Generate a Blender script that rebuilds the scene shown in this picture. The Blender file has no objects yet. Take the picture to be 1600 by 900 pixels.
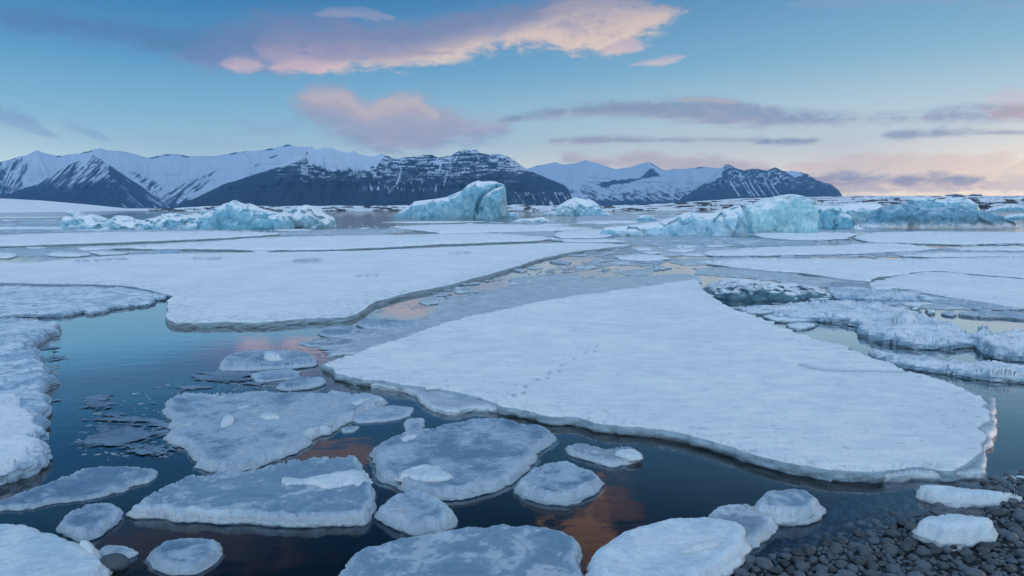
import bpy, math, random
import numpy as np
from mathutils.geometry import delaunay_2d_cdt
from mathutils import Vector

scene = bpy.context.scene
R = math.radians

# ------------------------------------------------------------------ camera
CAM_H = 1.7
F = 1600 * 24 / 36.0
HORIZ = 326.0
PITCH = math.atan((450 - HORIZ) / F)
cam_data = bpy.data.cameras.new('camera')
cam_data.lens = 24
cam_data.sensor_width = 36
cam_data.clip_start = 0.05
cam_data.clip_end = 60000
cam = bpy.data.objects.new('camera', cam_data)
scene.collection.objects.link(cam)
cam.location = (0, 0, CAM_H)
cam.rotation_euler = (math.pi / 2 - PITCH, 0, 0)
scene.camera = cam

# ------------------------------------------------------------------ view / exposure
scene.view_settings.view_transform = 'Standard'
scene.view_settings.look = 'None'
scene.view_settings.exposure = 0.0
scene.view_settings.gamma = 1.0
scene.view_settings.use_curve_mapping = False
scene.cycles.use_denoising = True
scene.cycles.max_bounces = 8
scene.cycles.diffuse_bounces = 3
scene.cycles.glossy_bounces = 3
scene.cycles.transmission_bounces = 4
scene.cycles.transparent_max_bounces = 12
scene.cycles.volume_bounces = 0
scene.cycles.caustics_reflective = False
scene.cycles.caustics_refractive = False

SUN_EL, SUN_AZ = 3.0, 62.0      # low sun beyond the right edge (azimuth from +Y towards +X)


def px_dir(x, y):
    X = (x - 800) / F
    Y = (450 - y) / F
    c, s = math.cos(PITCH), math.sin(PITCH)
    return np.array([X, c + Y * s, -s + Y * c])


def px_azel(x, y):
    d = px_dir(x, y)
    return math.degrees(math.atan2(d[0], d[1])), math.degrees(math.atan2(d[2], math.hypot(d[0], d[1])))


# ------------------------------------------------------------------ node expression helper
class E:
    """a socket that can be added, multiplied and so on"""
    nt = None

    def __init__(self, s): self.s = s

    @staticmethod
    def m(op, a, b=None, c=None, clamp=False):
        n = E.nt.nodes.new('ShaderNodeMath')
        n.operation = op
        n.use_clamp = clamp
        for i, v in enumerate((a, b, c)):
            if v is None: continue
            if isinstance(v, E): E.nt.links.new(v.s, n.inputs[i])
            else: n.inputs[i].default_value = v
        return E(n.outputs[0])

    def __add__(a, b): return E.m('ADD', a, b)
    __radd__ = __add__
    def __sub__(a, b): return E.m('SUBTRACT', a, b)
    def __rsub__(a, b): return E.m('SUBTRACT', b, a)
    def __mul__(a, b): return E.m('MULTIPLY', a, b)
    __rmul__ = __mul__
    def __truediv__(a, b): return E.m('DIVIDE', a, b)


def smooth(v, lo, hi, a=0.0, b=1.0, kind='SMOOTHSTEP'):
    n = E.nt.nodes.new('ShaderNodeMapRange')
    n.interpolation_type = kind
    E.nt.links.new(v.s, n.inputs['Value'])
    n.inputs['From Min'].default_value = lo
    n.inputs['From Max'].default_value = hi
    n.inputs['To Min'].default_value = a
    n.inputs['To Max'].default_value = b
    return E(n.outputs['Result'])


def mixc(f, a, b, blend='MIX'):
    n = E.nt.nodes.new('ShaderNodeMix')
    n.data_type = 'RGBA'
    n.blend_type = blend
    n.clamp_result = False
    for v, k in ((f, 0), (a, 6), (b, 7)):
        if isinstance(v, E): E.nt.links.new(v.s, n.inputs[k])
        elif k == 0: n.inputs[k].default_value = v
        else: n.inputs[k].default_value = (*v[:3], 1)
    return E(n.outputs[2])


def comb(x, y, z):
    n = E.nt.nodes.new('ShaderNodeCombineXYZ')
    for i, v in enumerate((x, y, z)):
        if isinstance(v, E): E.nt.links.new(v.s, n.inputs[i])
        else: n.inputs[i].default_value = v
    return E(n.outputs[0])


def noise(vec, scale, detail=4, rough=0.55, dist=0.0, out='Fac'):
    n = E.nt.nodes.new('ShaderNodeTexNoise')
    n.inputs['Scale'].default_value = scale
    n.inputs['Detail'].default_value = detail
    n.inputs['Roughness'].default_value = rough
    n.inputs['Distortion'].default_value = dist
    E.nt.links.new(vec.s, n.inputs['Vector'])
    return E(n.outputs[out])


def vmul(vec, k):
    n = E.nt.nodes.new('ShaderNodeVectorMath')
    n.operation = 'MULTIPLY'
    E.nt.links.new(vec.s, n.inputs[0])
    n.inputs[1].default_value = k
    return E(n.outputs[0])


def lin(r, g, b):
    f = lambda c: (c / 255 / 12.92) if c / 255 <= 0.04045 else ((c / 255 + 0.055) / 1.055) ** 2.4
    return (f(r), f(g), f(b))


def ramp(v, stops):
    n = E.nt.nodes.new('ShaderNodeValToRGB')
    cr = n.color_ramp
    while len(cr.elements) < len(stops): cr.elements.new(0.5)
    for e, (p, c) in zip(cr.elements, stops):
        e.position = p
        e.color = (*c, 1)
    E.nt.links.new(v.s, n.inputs[0])
    return E(n.outputs[0])


# ------------------------------------------------------------------ world: twilight sky with clouds
world = bpy.data.worlds.new('World')
scene.world = world
world.use_nodes = True
E.nt = world.node_tree
E.nt.nodes.clear()
wout = E.nt.nodes.new('ShaderNodeOutputWorld')
tc = E.nt.nodes.new('ShaderNodeTexCoord')
sep = E.nt.nodes.new('ShaderNodeSeparateXYZ')
E.nt.links.new(tc.outputs['Generated'], sep.inputs[0])
dx, dy, dz = (E(sep.outputs[i]) for i in range(3))
az = E.m('ARCTAN2', dx, dy) * 57.29578
el = E.m('ARCSINE', dz) * 57.29578
skytex = E.nt.nodes.new('ShaderNodeTexSky')
skytex.sky_type = 'NISHITA'
skytex.sun_disc = False
skytex.sun_elevation = R(SUN_EL)
skytex.sun_rotation = R(SUN_AZ)
skytex.air_density = 1.0
skytex.dust_density = 1.2
skytex.ozone_density = 2.0

eln = el * (1 / 90.0)
left = ramp(eln, [(0.0, lin(214, 222, 218)), (3.5 / 90, lin(186, 214, 222)), (7 / 90, lin(140, 190, 212)), (11 / 90, lin(96, 162, 202)),
                  (16.5 / 90, lin(50, 122, 180)), (21 / 90, lin(66, 132, 186)), (27 / 90, lin(50, 104, 158)), (42 / 90, lin(110, 152, 196)), (65 / 90, (0.66, 0.87, 1.14)), (1.0, (0.88, 1.09, 1.34))])
right = ramp(eln, [(0.0, lin(250, 234, 210)), (3.5 / 90, lin(238, 230, 212)), (7 / 90, lin(200, 220, 222)), (11 / 90, lin(150, 195, 216)),
                   (16.5 / 90, lin(112, 168, 205)), (21 / 90, lin(106, 158, 200)), (27 / 90, lin(72, 120, 168)), (42 / 90, lin(115, 155, 198)), (65 / 90, (0.66, 0.87, 1.14)), (1.0, (0.88, 1.09, 1.34))])
sky = mixc(smooth(az, -30, 38), left, right)
nish = vmul(E(skytex.outputs[0]), (0.08, 0.08, 0.08))
sky = mixc(0.12, sky, nish)

# shared cloud noise, stretched along the horizon
cvec = comb(az * 0.06, el * 0.19, 0.0)
nbig = noise(cvec, 2.2, 5, 0.55, 0.6)
nfine = noise(comb(az * 0.09, el * 0.22, 5.0), 6.0, 8, 0.68, 0.6)
nstr = noise(comb(az * 0.035, el * 0.45, 3.0), 2.5, 5, 0.6, 0.3)
AZD = 42.0
azn = smooth(az, -AZD, AZD, 0, 1, 'LINEAR')


def fcurve(v, pts):
    n = E.nt.nodes.new('ShaderNodeFloatCurve')
    mp = n.mapping
    mp.use_clip = False
    c = mp.curves[0]
    pts = sorted(pts)
    while len(c.points) < len(pts): c.points.new(0.5, 0.5)
    for p, (a, b) in zip(c.points, pts):
        p.location = (a, b)
        p.handle_type = 'AUTO_CLAMPED'
    mp.update()
    E.nt.links.new(v.s, n.inputs['Value'])
    return E(n.outputs[0])


def cloud(sky, rows, body, lit, opacity=0.9, soft=0.6, wob=1.6, lit_lo=0.0, lit_hi=1.0, flip=False, streaky=False):
    """rows of (x, y_top, y_bottom) in photo pixels turned into azimuth and elevation"""
    top, bot = [], []
    for x, yt, yb in rows:
        a, e = px_azel(x, yt); top.append(((a + AZD) / (2 * AZD), e / 40))
        a, e = px_azel(x, yb); bot.append(((a + AZD) / (2 * AZD), e / 40))
    for lst, sgn in ((top, -1), (bot, 1)):
        lst.sort()
        m0 = (top[0][1] + bot[0][1]) / 2; m1 = (top[-1][1] + bot[-1][1]) / 2
    t0, t1 = top[0], top[-1]
    mid0 = (top[0][1] + bot[0][1]) / 2; mid1 = (top[-1][1] + bot[-1][1]) / 2
    if t0[0] > 0.06:
        top = [(max(0.0, t0[0] - 0.03), mid0 - 0.05)] + top; bot = [(max(0.0, bot[0][0] - 0.03), mid0 + 0.05)] + bot
    if t1[0] < 0.94:
        top = top + [(min(1.0, t1[0] + 0.03), mid1 - 0.05)]; bot = bot + [(min(1.0, bot[-1][0] + 0.03), mid1 + 0.05)]
    T = fcurve(azn, top) * 40
    B = fcurve(azn, bot) * 40
    nz = nstr if streaky else nbig
    d = E.m('MINIMUM', el - B, T - el) + (nz - 0.5) * (wob * 1.5) + (nfine - 0.5) * (wob * 1.45)
    m = smooth(d, -soft * 0.45, soft * 0.75) * opacity * smooth(nfine + (nbig - 0.5) * 0.6, 0.28, 0.52, 0.72, 1.0)
    t = (el - B) / E.m('MAXIMUM', T - B, 0.3)
    if flip: t = 1.0 - t
    l = smooth(t + (nbig - 0.5) * 1.3 + (nfine - 0.5) * 1.5, lit_lo, lit_hi, 1.0, 0.0)
    return mixc(m, sky, mixc(l, body, lit))


# the long cloud across the top: faint grey-blue on the left, lit from below towards the right
sky = cloud(sky, [(-90, 4, 44), (60, 12, 52), (180, 24, 72), (300, 40, 96), (380, 50, 112), (450, 56, 104), (520, 56, 90)], lin(88, 120, 160), lin(108, 130, 166), 0.78, 1.4, 1.4, -0.3, 0.4)
sky = cloud(sky, [(300, 66, 100), (360, 36, 112), (430, 14, 116), (520, 22, 110), (570, 40, 96)], lin(112, 132, 170), lin(150, 150, 178), 0.85, 1.5, 1.3, -0.2, 0.6)
sky = cloud(sky, [(430, 40, 104), (500, 36, 110), (570, 38, 106), (640, 36, 102), (700, 24, 94), (780, 8, 80), (850, 0, 72),
                  (905, -10, 84), (945, -12, 86), (985, -6, 70), (1020, -2, 48), (1066, 6, 26)], lin(134, 140, 170), lin(190, 170, 182), 0.93, 1.2, 1.3, -0.1, 0.75)
sky = cloud(sky, [(520, 90, 112), (560, 84, 108), (640, 76, 106), (720, 54, 94), (800, 34, 80), (850, 18, 72), (910, -6, 88), (945, -8, 88), (985, -6, 70), (1056, 4, 34)],
            lin(186, 172, 180), lin(252, 224, 194), 0.82, 1.2, 2.1, 0.15, 1.0)
sky = cloud(sky, [(362, 90, 112), (382, 86, 116), (402, 92, 112)], lin(200, 176, 186), lin(225, 190, 186), 0.75, 0.5, 0.8)
sky = cloud(sky, [(430, 96, 112), (475, 88, 116), (515, 94, 108)], lin(200, 176, 186), lin(235, 196, 188), 0.75, 0.6, 0.9)
sky = cloud(sky, [(955, 68, 86), (980, 60, 84), (1005, 66, 78)], lin(200, 180, 190), lin(235, 205, 195), 0.8, 0.4, 0.8)
sky = cloud(sky, [(985, 100, 104), (1020, 90, 104), (1056, 86, 96)], lin(190, 185, 200), lin(228, 208, 200), 0.8, 0.35, 0.5)
sky = cloud(sky, [(505, 16, 24), (540, 10, 26), (600, 18, 30)], lin(160, 160, 190), lin(205, 185, 195), 0.5, 0.4, 0.6)
# pink cumulus over the massif
sky = cloud(sky, [(462, 150, 176), (500, 130, 204), (540, 138, 224), (575, 158, 238), (605, 146, 246), (635, 142, 244), (675, 162, 238), (720, 176, 228), (785, 190, 214)],
            lin(142, 152, 174), lin(172, 162, 174), 0.85, 1.3, 1.5, 0.2, 1.1, True)
sky = cloud(sky, [(490, 146, 168), (530, 148, 176), (575, 172, 196), (600, 156, 192), (640, 150, 186), (670, 172, 192)], lin(178, 166, 172), lin(214, 192, 176), 0.75, 1.2, 1.5, 0.0, 1.0, True)
sky = cloud(sky, [(590, 206, 232), (640, 200, 232), (690, 204, 224)], lin(178, 158, 166), lin(188, 162, 164), 0.35, 1.2, 1.2)
# long mauve band on the right
sky = cloud(sky, [(790, 184, 192), (860, 170, 186), (940, 158, 182), (1040, 153, 186), (1110, 150, 193), (1160, 158, 200), (1230, 172, 199), (1320, 178, 194),
                  (1400, 178, 192), (1470, 168, 191), (1540, 163, 190), (1620, 164, 188), (1700, 164, 188)], lin(130, 138, 160), lin(164, 148, 160), 0.8, 0.8, 0.9, -0.2, 0.8, False, True)
sky = cloud(sky, [(1060, 152, 158), (1100, 150, 160), (1150, 156, 164)], lin(190, 170, 160), lin(205, 182, 168), 0.75, 0.35, 0.5)
sky = cloud(sky, [(1555, 166, 186), (1600, 164, 188), (1700, 160, 190)], lin(190, 160, 148), lin(210, 174, 154), 0.7, 0.6, 0.8)
sky = cloud(sky, [(1560, 140, 160), (1600, 134, 160), (1700, 130, 160)], lin(200, 190, 200), lin(222, 200, 196), 0.6, 0.6, 0.9)
sky = cloud(sky, [(1385, 208, 216), (1430, 202, 219), (1530, 203, 212), (1700, 204, 212)], lin(122, 130, 150), lin(140, 134, 148), 0.75, 0.45, 0.5, streaky=True)
sky = cloud(sky, [(860, 218, 224), (950, 214, 225), (1060, 214, 224), (1200, 216, 222)], lin(140, 134, 148), lin(160, 142, 146), 0.7, 0.4, 0.5, streaky=True)
sky = cloud(sky, [(1180, 220, 226), (1230, 216, 227), (1280, 216, 222)], lin(108, 114, 132), lin(128, 122, 134), 0.7, 0.3, 0.4, streaky=True)
# low banks behind the mountains
sky = cloud(sky, [(895, 236, 262), (950, 240, 268), (1010, 236, 275), (1060, 244, 285), (1120, 245, 285), (1180, 255, 285), (1215, 262, 285)], lin(146, 146, 164), lin(176, 154, 158), 0.65, 0.8, 1.0, 0.2, 1.1, True)
sky = cloud(sky, [(1215, 268, 304), (1280, 252, 312), (1340, 244, 312), (1420, 240, 312), (1500, 240, 312), (1700, 236, 312)], lin(172, 164, 166), lin(214, 192, 170), 0.72, 1.0, 1.8, 0.3, 0.95, True, True)
sky = cloud(sky, [(1255, 272, 296), (1320, 272, 290), (1390, 274, 292), (1450, 268, 292), (1500, 274, 292), (1540, 280, 290)], lin(120, 126, 150), lin(164, 142, 148), 0.8, 0.7, 1.0, -0.2, 1.0, False, False)
# small grey wisps, left
sky = cloud(sky, [(-60, 168, 190), (20, 172, 200), (45, 180, 210), (70, 196, 218)], lin(124, 152, 184), lin(140, 160, 188), 0.75, 0.5, 0.9)
sky = cloud(sky, [(110, 193, 202), (135, 200, 212), (155, 208, 220)], lin(132, 165, 192), lin(140, 168, 192), 0.6, 0.4, 0.8)
sky = cloud(sky, [(382, 186, 204), (420, 194, 208), (460, 186, 206)], lin(140, 172, 198), lin(150, 172, 196), 0.6, 0.5, 1.3)
sky = cloud(sky, [(1250, 2, 10), (1400, -8, 6), (1600, 0, 14), (1700, 2, 14)], lin(150, 170, 196), lin(165, 175, 195), 0.45, 0.8, 1.0, streaky=True)


def blob(sky, a, e, ra, re, tilt, col, op, w=0.5):
    """a cloud above the frame, seen only mirrored in the water"""
    c, s = math.cos(R(tilt)), math.sin(R(tilt))
    u = ((az - a) * c + (el - e) * s) * (1 / ra)
    v = ((el - e) * c - (az - a) * s) * (1 / re)
    d = 1.0 - E.m('SQRT', u * u + v * v) + (nbig - 0.5) * (2.4 * w) + (nfine - 0.5) * (2.6 * w)
    return mixc(smooth(d, 0.0, 0.55) * op, sky, col)


sky = blob(sky, 5.5, 28, 3.8, 6.5, 20, (1.45, 0.86, 0.62), 0.75, 1.1)
sky = blob(sky, 9.0, 24.0, 4.0, 1.6, 20, (0.8, 0.42, 0.32), 0.4, 0.8)
sky = blob(sky, -15.5, 20.0, 6.5, 1.4, 6, (0.56, 0.37, 0.33), 0.7, 0.9)
sky = blob(sky, -28.0, 24.5, 12.0, 2.6, 8, (0.55, 0.38, 0.38), 0.3, 0.9)
sky = blob(sky, -12.0, 12.0, 6.0, 1.0, 0, lin(150, 140, 170), 0.3, 0.6)

# the sky behind the camera is brighter than the blue band in front
back = smooth(dy, 0.25, -0.5)
hi = smooth(el, 0, 40)
sky = mixc(back * 0.85, sky, mixc(hi, (0.66, 0.86, 1.16), (0.80, 1.05, 1.32)))
# the afterglow along the horizon is brighter than the air in front of it lets through
sky = mixc(E.m('POWER', smooth(el, 16.0, 0.0, 0, 1, 'LINEAR'), 1.5), sky, mixc(1.0, sky, (2.35, 2.12, 1.82), 'MULTIPLY'))
bg = E.nt.nodes.new('ShaderNodeBackground')
E.nt.links.new(sky.s, bg.inputs[0])
bg.inputs[1].default_value = 1.0
E.nt.links.new(bg.outputs[0], wout.inputs[0])
world.cycles.sampling_method = 'MANUAL'
world.cycles.sample_map_resolution = 1024

# ------------------------------------------------------------------ sun (veiled, just above the horizon on the right)
sd = bpy.data.lights.new('sun', 'SUN')
sd.energy = 0.5
sd.angle = R(22)
sd.color = (1.0, 0.78, 0.62)
sun = bpy.data.objects.new('sun', sd)
scene.collection.objects.link(sun)
v = Vector((math.sin(R(SUN_AZ)) * math.cos(R(SUN_EL)), math.cos(R(SUN_AZ)) * math.cos(R(SUN_EL)), math.sin(R(SUN_EL))))
sun.rotation_euler = v.to_track_quat('Z', 'Y').to_euler()
sun.location = v * 100


# ------------------------------------------------------------------ numpy helpers
def hash3(i, j, k, seed):
    n = (i * 374761393 + j * 668265263 + k * 1274126177 + seed * 974711) & 0xFFFFFFFF
    n = ((n ^ (n >> 13)) * 1274126177) & 0xFFFFFFFF
    n = ((n ^ (n >> 16)) * 2246822519) & 0xFFFFFFFF
    return ((n ^ (n >> 15)) & 0xFFFFFF) / float(0xFFFFFF)


def vn(p, seed=0):
    p = np.asarray(p, float)
    if p.shape[1] == 2: p = np.column_stack([p, np.zeros(len(p))])
    i = np.floor(p).astype(np.int64)
    f = p - i
    f = f * f * f * (f * (f * 6 - 15) + 10)
    r = 0
    for a in (0, 1):
        for b in (0, 1):
            for c in (0, 1):
                w = (f[:, 0] if a else 1 - f[:, 0]) * (f[:, 1] if b else 1 - f[:, 1]) * (f[:, 2] if c else 1 - f[:, 2])
                r = r + w * hash3(i[:, 0] + a, i[:, 1] + b, i[:, 2] + c, seed)
    return r * 2 - 1


def fbm(p, seed=0, octv=5, gain=0.5, lac=2.03):
    p = np.asarray(p, float)
    a, s, t = 1.0, 0.0, 0.0
    for o in range(octv):
        s = s + a * vn(p, seed + o * 17)
        t += a
        a *= gain
        p = p * lac + 13.7
    return s / t


def ridged(p, seed=0, octv=5, gain=0.5, lac=2.03):
    p = np.asarray(p, float)
    a, s, t = 1.0, 0.0, 0.0
    for o in range(octv):
        s = s + a * (1 - np.abs(vn(p, seed + o * 17)) * 2)
        t += a
        a *= gain
        p = p * lac + 7.3
    return s / t


def facets(p, seed=0):
    """worley cells: a constant random value per cell and distance to its point"""
    p = np.asarray(p, float)
    i = np.floor(p).astype(np.int64)
    best = np.full(len(p), 9.0); val = np.zeros(len(p)); tilt = np.zeros(len(p))
    for a in (-1, 0, 1):
        for b in (-1, 0, 1):
            for c in (-1, 0, 1):
                ci = i + np.array([a, b, c])
                h = [hash3(ci[:, 0], ci[:, 1], ci[:, 2], seed + q) for q in range(4)]
                q = ci + np.column_stack(h[:3])
                v = p - q
                d = (v ** 2).sum(1)
                m = d < best
                best[m] = d[m]; val[m] = h[3][m]
                t = v[:, 0] * (h[0] - .5) + v[:, 1] * (h[1] - .5) + v[:, 2] * (h[2] - .5)
                tilt[m] = t[m]
    return val * 2 - 1, tilt * 2


def ground(x, y, z=0.0):
    """photo pixel to a point of the horizontal plane at height z"""
    x = np.asarray(x, float); y = np.asarray(y, float)
    X = (x - 800) / F; Y = (450 - y) / F
    c, s = math.cos(PITCH), math.sin(PITCH)
    dX, dY, dZ = X, c + Y * s, -s + Y * c
    t = (z - CAM_H) / dZ
    return np.stack([dX * t, dY * t], -1)


def project(P):
    c, s = math.cos(PITCH), math.sin(PITCH)
    X, Y, Z = P[:, 0], P[:, 1], P[:, 2] - CAM_H
    dep = Y * c - Z * s
    up = Y * s + Z * c
    return 800 + F * X / dep, 450 - F * up / dep


COL = scene.collection


def link_mesh(name, verts, faces, mat, parent=None, smooth_shade=True, attrs=None, origin=None):
    verts = np.asarray(verts, float)
    me = bpy.data.meshes.new(name)
    if origin is None: origin = np.array([0.0, 0, 0])
    me.from_pydata((verts - origin).tolist(), [], [tuple(int(i) for i in f) for f in faces])
    if attrs:
        for k, a in attrs.items():
            at = me.attributes.new(k, 'FLOAT', 'POINT')
            at.data.foreach_set('value', np.asarray(a, np.float32))
    me.update()
    if smooth_shade: me.polygons.foreach_set('use_smooth', [True] * len(me.polygons))
    me.materials.append(mat)
    o = bpy.data.objects.new(name, me)
    COL.objects.link(o)
    if parent is not None:
        o.parent = parent
        o.location = Vector([float(q) for q in origin]) - parent.location
    else:
        o.location = origin
    return o


def tag(o, label=None, cat=None, group=None, kind=None):
    if label: o['label'] = label
    if cat: o['category'] = cat
    if group: o['group'] = group
    if kind: o['kind'] = kind
    return o


def grid_faces(nu, nv):
    """nu columns by nv rows, vertex index = u*nv+v"""
    u = np.arange(nu - 1)[:, None]; v = np.arange(nv - 1)[None]
    a = u * nv + v
    return np.stack([a, a + nv, a + nv + 1, a + 1], -1).reshape(-1, 4)


# ------------------------------------------------------------------ materials
def new_mat(name):
    m = bpy.data.materials.new(name)
    m.use_nodes = True
    E.nt = m.node_tree
    E.nt.nodes.clear()
    out = E.nt.nodes.new('ShaderNodeOutputMaterial')
    return m, out


def pos():
    g = E.nt.nodes.new('ShaderNodeNewGeometry')
    return E(g.outputs['Position'])


def normal_z():
    g = E.nt.nodes.new('ShaderNodeNewGeometry')
    s = E.nt.nodes.new('ShaderNodeSeparateXYZ')
    E.nt.links.new(g.outputs['Normal'], s.inputs[0])
    return E(s.outputs[2])


def attr(name):
    a = E.nt.nodes.new('ShaderNodeAttribute')
    a.attribute_name = name
    return E(a.outputs['Fac'])


def bsdf(out, color, rough=0.6, height=None, dist=0.01, spec=0.5, sss=0.0, sss_rad=(0.05, 0.1, 0.14), coat=0.0, strength=1.0):
    b = E.nt.nodes.new('ShaderNodeBsdfPrincipled')
    if isinstance(color, E): E.nt.links.new(color.s, b.inputs['Base Color'])
    else: b.inputs['Base Color'].default_value = (*color, 1)
    if isinstance(rough, E): E.nt.links.new(rough.s, b.inputs['Roughness'])
    else: b.inputs['Roughness'].default_value = rough
    b.inputs['Specular IOR Level'].default_value = spec
    b.inputs['Coat Weight'].default_value = coat
    b.inputs['Coat Roughness'].default_value = 0.15
    if sss:
        b.inputs['Subsurface Weight'].default_value = sss
        b.inputs['Subsurface Radius'].default_value = sss_rad
        b.inputs['Subsurface Scale'].default_value = 1.0
    if height is not None:
        bp = E.nt.nodes.new('ShaderNodeBump')
        bp.inputs['Distance'].default_value = dist
        bp.inputs['Strength'].default_value = strength
        E.nt.links.new(height.s, bp.inputs['Height'])
        E.nt.links.new(bp.outputs[0], b.inputs['Normal'])
    if out is not None: E.nt.links.new(b.outputs[0], out.inputs[0])
    return b


MAT = {}


def mat_snow():
    m, out = new_mat('snow')
    p = pos()
    big = noise(p, 0.7, 3, 0.5)
    mid = noise(p, 5.0, 4, 0.6)
    grain = noise(p, 38.0, 5, 0.72)
    wind = noise(vmul(p, (1.2, 6.0, 1.0)), 2.6, 4, 0.6, 0.3)
    side = attr('side')
    edge = attr('edge')
    streak = noise(vmul(p, (0.7, 3.0, 1.0)), 3.5, 6, 0.68, 0.4)
    base = mixc(smooth(big * 0.5 + streak * 0.8 + (mid - 0.5) * 0.3, 0.45, 0.85), (0.70, 0.77, 0.85), (0.90, 0.91, 0.93))
    base = mixc(smooth(grain + (mid - 0.5) * 0.5, 0.36, 0.48, 0.40, 0.0), base, (0.50, 0.61, 0.74))
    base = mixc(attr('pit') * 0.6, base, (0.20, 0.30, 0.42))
    pits = smooth(noise(vmul(p, (1, 1.6, 1)), 9.0, 3, 0.6) + smooth(edge, 0.1, 1.6, 0.05, -0.10) + attr('tone') * smooth(edge, 0.2, 2.5, 0.08, -0.02), 0.66, 0.72) * smooth(side, 0.0, 0.1, 1.0, 0.0)
    base = mixc(pits * 0.55, base, (0.34, 0.42, 0.50))
    ice = mixc(noise(p, 14.0, 4, 0.6), (0.22, 0.36, 0.46), (0.50, 0.62, 0.70))
    col = mixc(smooth(side + (mid - 0.5) * 0.4, 0.2, 0.45), base, ice)
    h = wind * 0.6 + mid * 0.6 + grain * 0.55
    bsdf(out, col, 0.75, h, 0.03, 0.25)
    return m


def mat_slush():
    """grey-blue wet pancake ice with whiter slush near the rim"""
    m, out = new_mat('slush_ice')
    p = pos()
    a = noise(p, 3.2, 6, 0.65, 0.6)
    b = noise(vmul(p, (1.0, 1.9, 1.0)), 11.0, 6, 0.70, 0.8)
    c = noise(p, 48.0, 5, 0.75)
    e = noise(vmul(p, (0.8, 1.6, 1.0)), 24.0, 4, 0.6, 0.5)
    edge = attr('edge'); lump = attr('lump'); side = attr('side'); tone = attr('tone')
    f = smooth(a * 0.6 + b * 0.9 + c * 0.45 + lump * 0.4 + tone, 0.78, 1.16)
    col = mixc(f, (0.14, 0.25, 0.38), (0.44, 0.57, 0.70))
    clump = smooth(a + (b - 0.5) * 0.8 + lump * 0.2 + tone * 0.5, 0.62, 0.74)
    col = mixc(clump * 0.7, col, (0.72, 0.79, 0.86))
    fleck = smooth(e + (c - 0.5) * 0.2 + tone * 0.2, 0.64, 0.70)
    col = mixc(fleck * 0.6, col, (0.70, 0.78, 0.85))
    rim = smooth(edge + (b - 0.5) * 0.12, 0.0, 0.06, 1.0, 0.0)
    col = mixc(rim * 0.6, col, (0.62, 0.71, 0.80))
    col = mixc(smooth(side, 0.4, 0.9) * 0.8, col, mixc(b, (0.22, 0.34, 0.45), (0.55, 0.66, 0.75)))
    bsdf(out, col, smooth(f, 0, 1, 0.28, 0.6), b * 0.9 + c * 0.7 + a * 0.4 + clump * 0.3, 0.024, 0.5, 0.4, (0.03, 0.06, 0.09), 0.15)
    return m


def mat_clear(name, dark, light, rough=0.22, snow=0.0):
    m, out = new_mat(name)
    p = pos()
    a = noise(p, 4.0, 5, 0.6, 0.8)
    b = noise(p, 22.0, 4, 0.65)
    edge = attr('edge'); side = attr('side')
    col = mixc(smooth(a * 0.7 + b * 0.4, 0.35, 0.8), dark, light)
    rim = smooth(edge + (b - 0.5) * 0.08, 0.0, 0.05, 1.0, 0.0)
    col = mixc(rim * 0.5, col, (0.70, 0.77, 0.83))
    if snow: col = mixc(smooth(a + (b - .5) * .5, 0.52, 0.62) * snow, col, (0.78, 0.82, 0.87))
    c = noise(p, 70.0, 4, 0.7)
    bsdf(out, col, rough, a * 0.8 + b * 0.6 + c * 0.25, 0.026, 0.5, 0.45, (0.03, 0.07, 0.10), 0.15)
    return m


def mat_thin(name='thin_ice', cover=0.5, c0=(0.20, 0.29, 0.38), c1=(0.62, 0.68, 0.76)):
    """skin of new ice: partly holes where the water shows"""
    m, out = new_mat(name)
    p = pos()
    a = noise(vmul(p, (0.8, 1.6, 1.0)), 1.6, 6, 0.62, 0.8)
    b = noise(p, 18.0, 4, 0.65)
    edge = attr('edge')
    col = mixc(smooth(a + (b - 0.5) * 0.4, 0.3, 0.75), c0, c1)
    b1 = bsdf(None, col, 0.35, a * 0.3 + b * 0.2, 0.02, 0.5)
    tr = E.nt.nodes.new('ShaderNodeBsdfTransparent')
    mx = E.nt.nodes.new('ShaderNodeMixShader')
    k = smooth(a + (b - 0.5) * 0.25 + smooth(edge, 0.0, 0.25, -0.12, 0.06), 0.5 - cover * 0.25, 0.56 - cover * 0.25)
    E.nt.links.new(k.s, mx.inputs[0])
    E.nt.links.new(tr.outputs[0], mx.inputs[1])
    E.nt.links.new(b1.outputs[0], mx.inputs[2])
    E.nt.links.new(mx.outputs[0], out.inputs[0])
    return m


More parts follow.
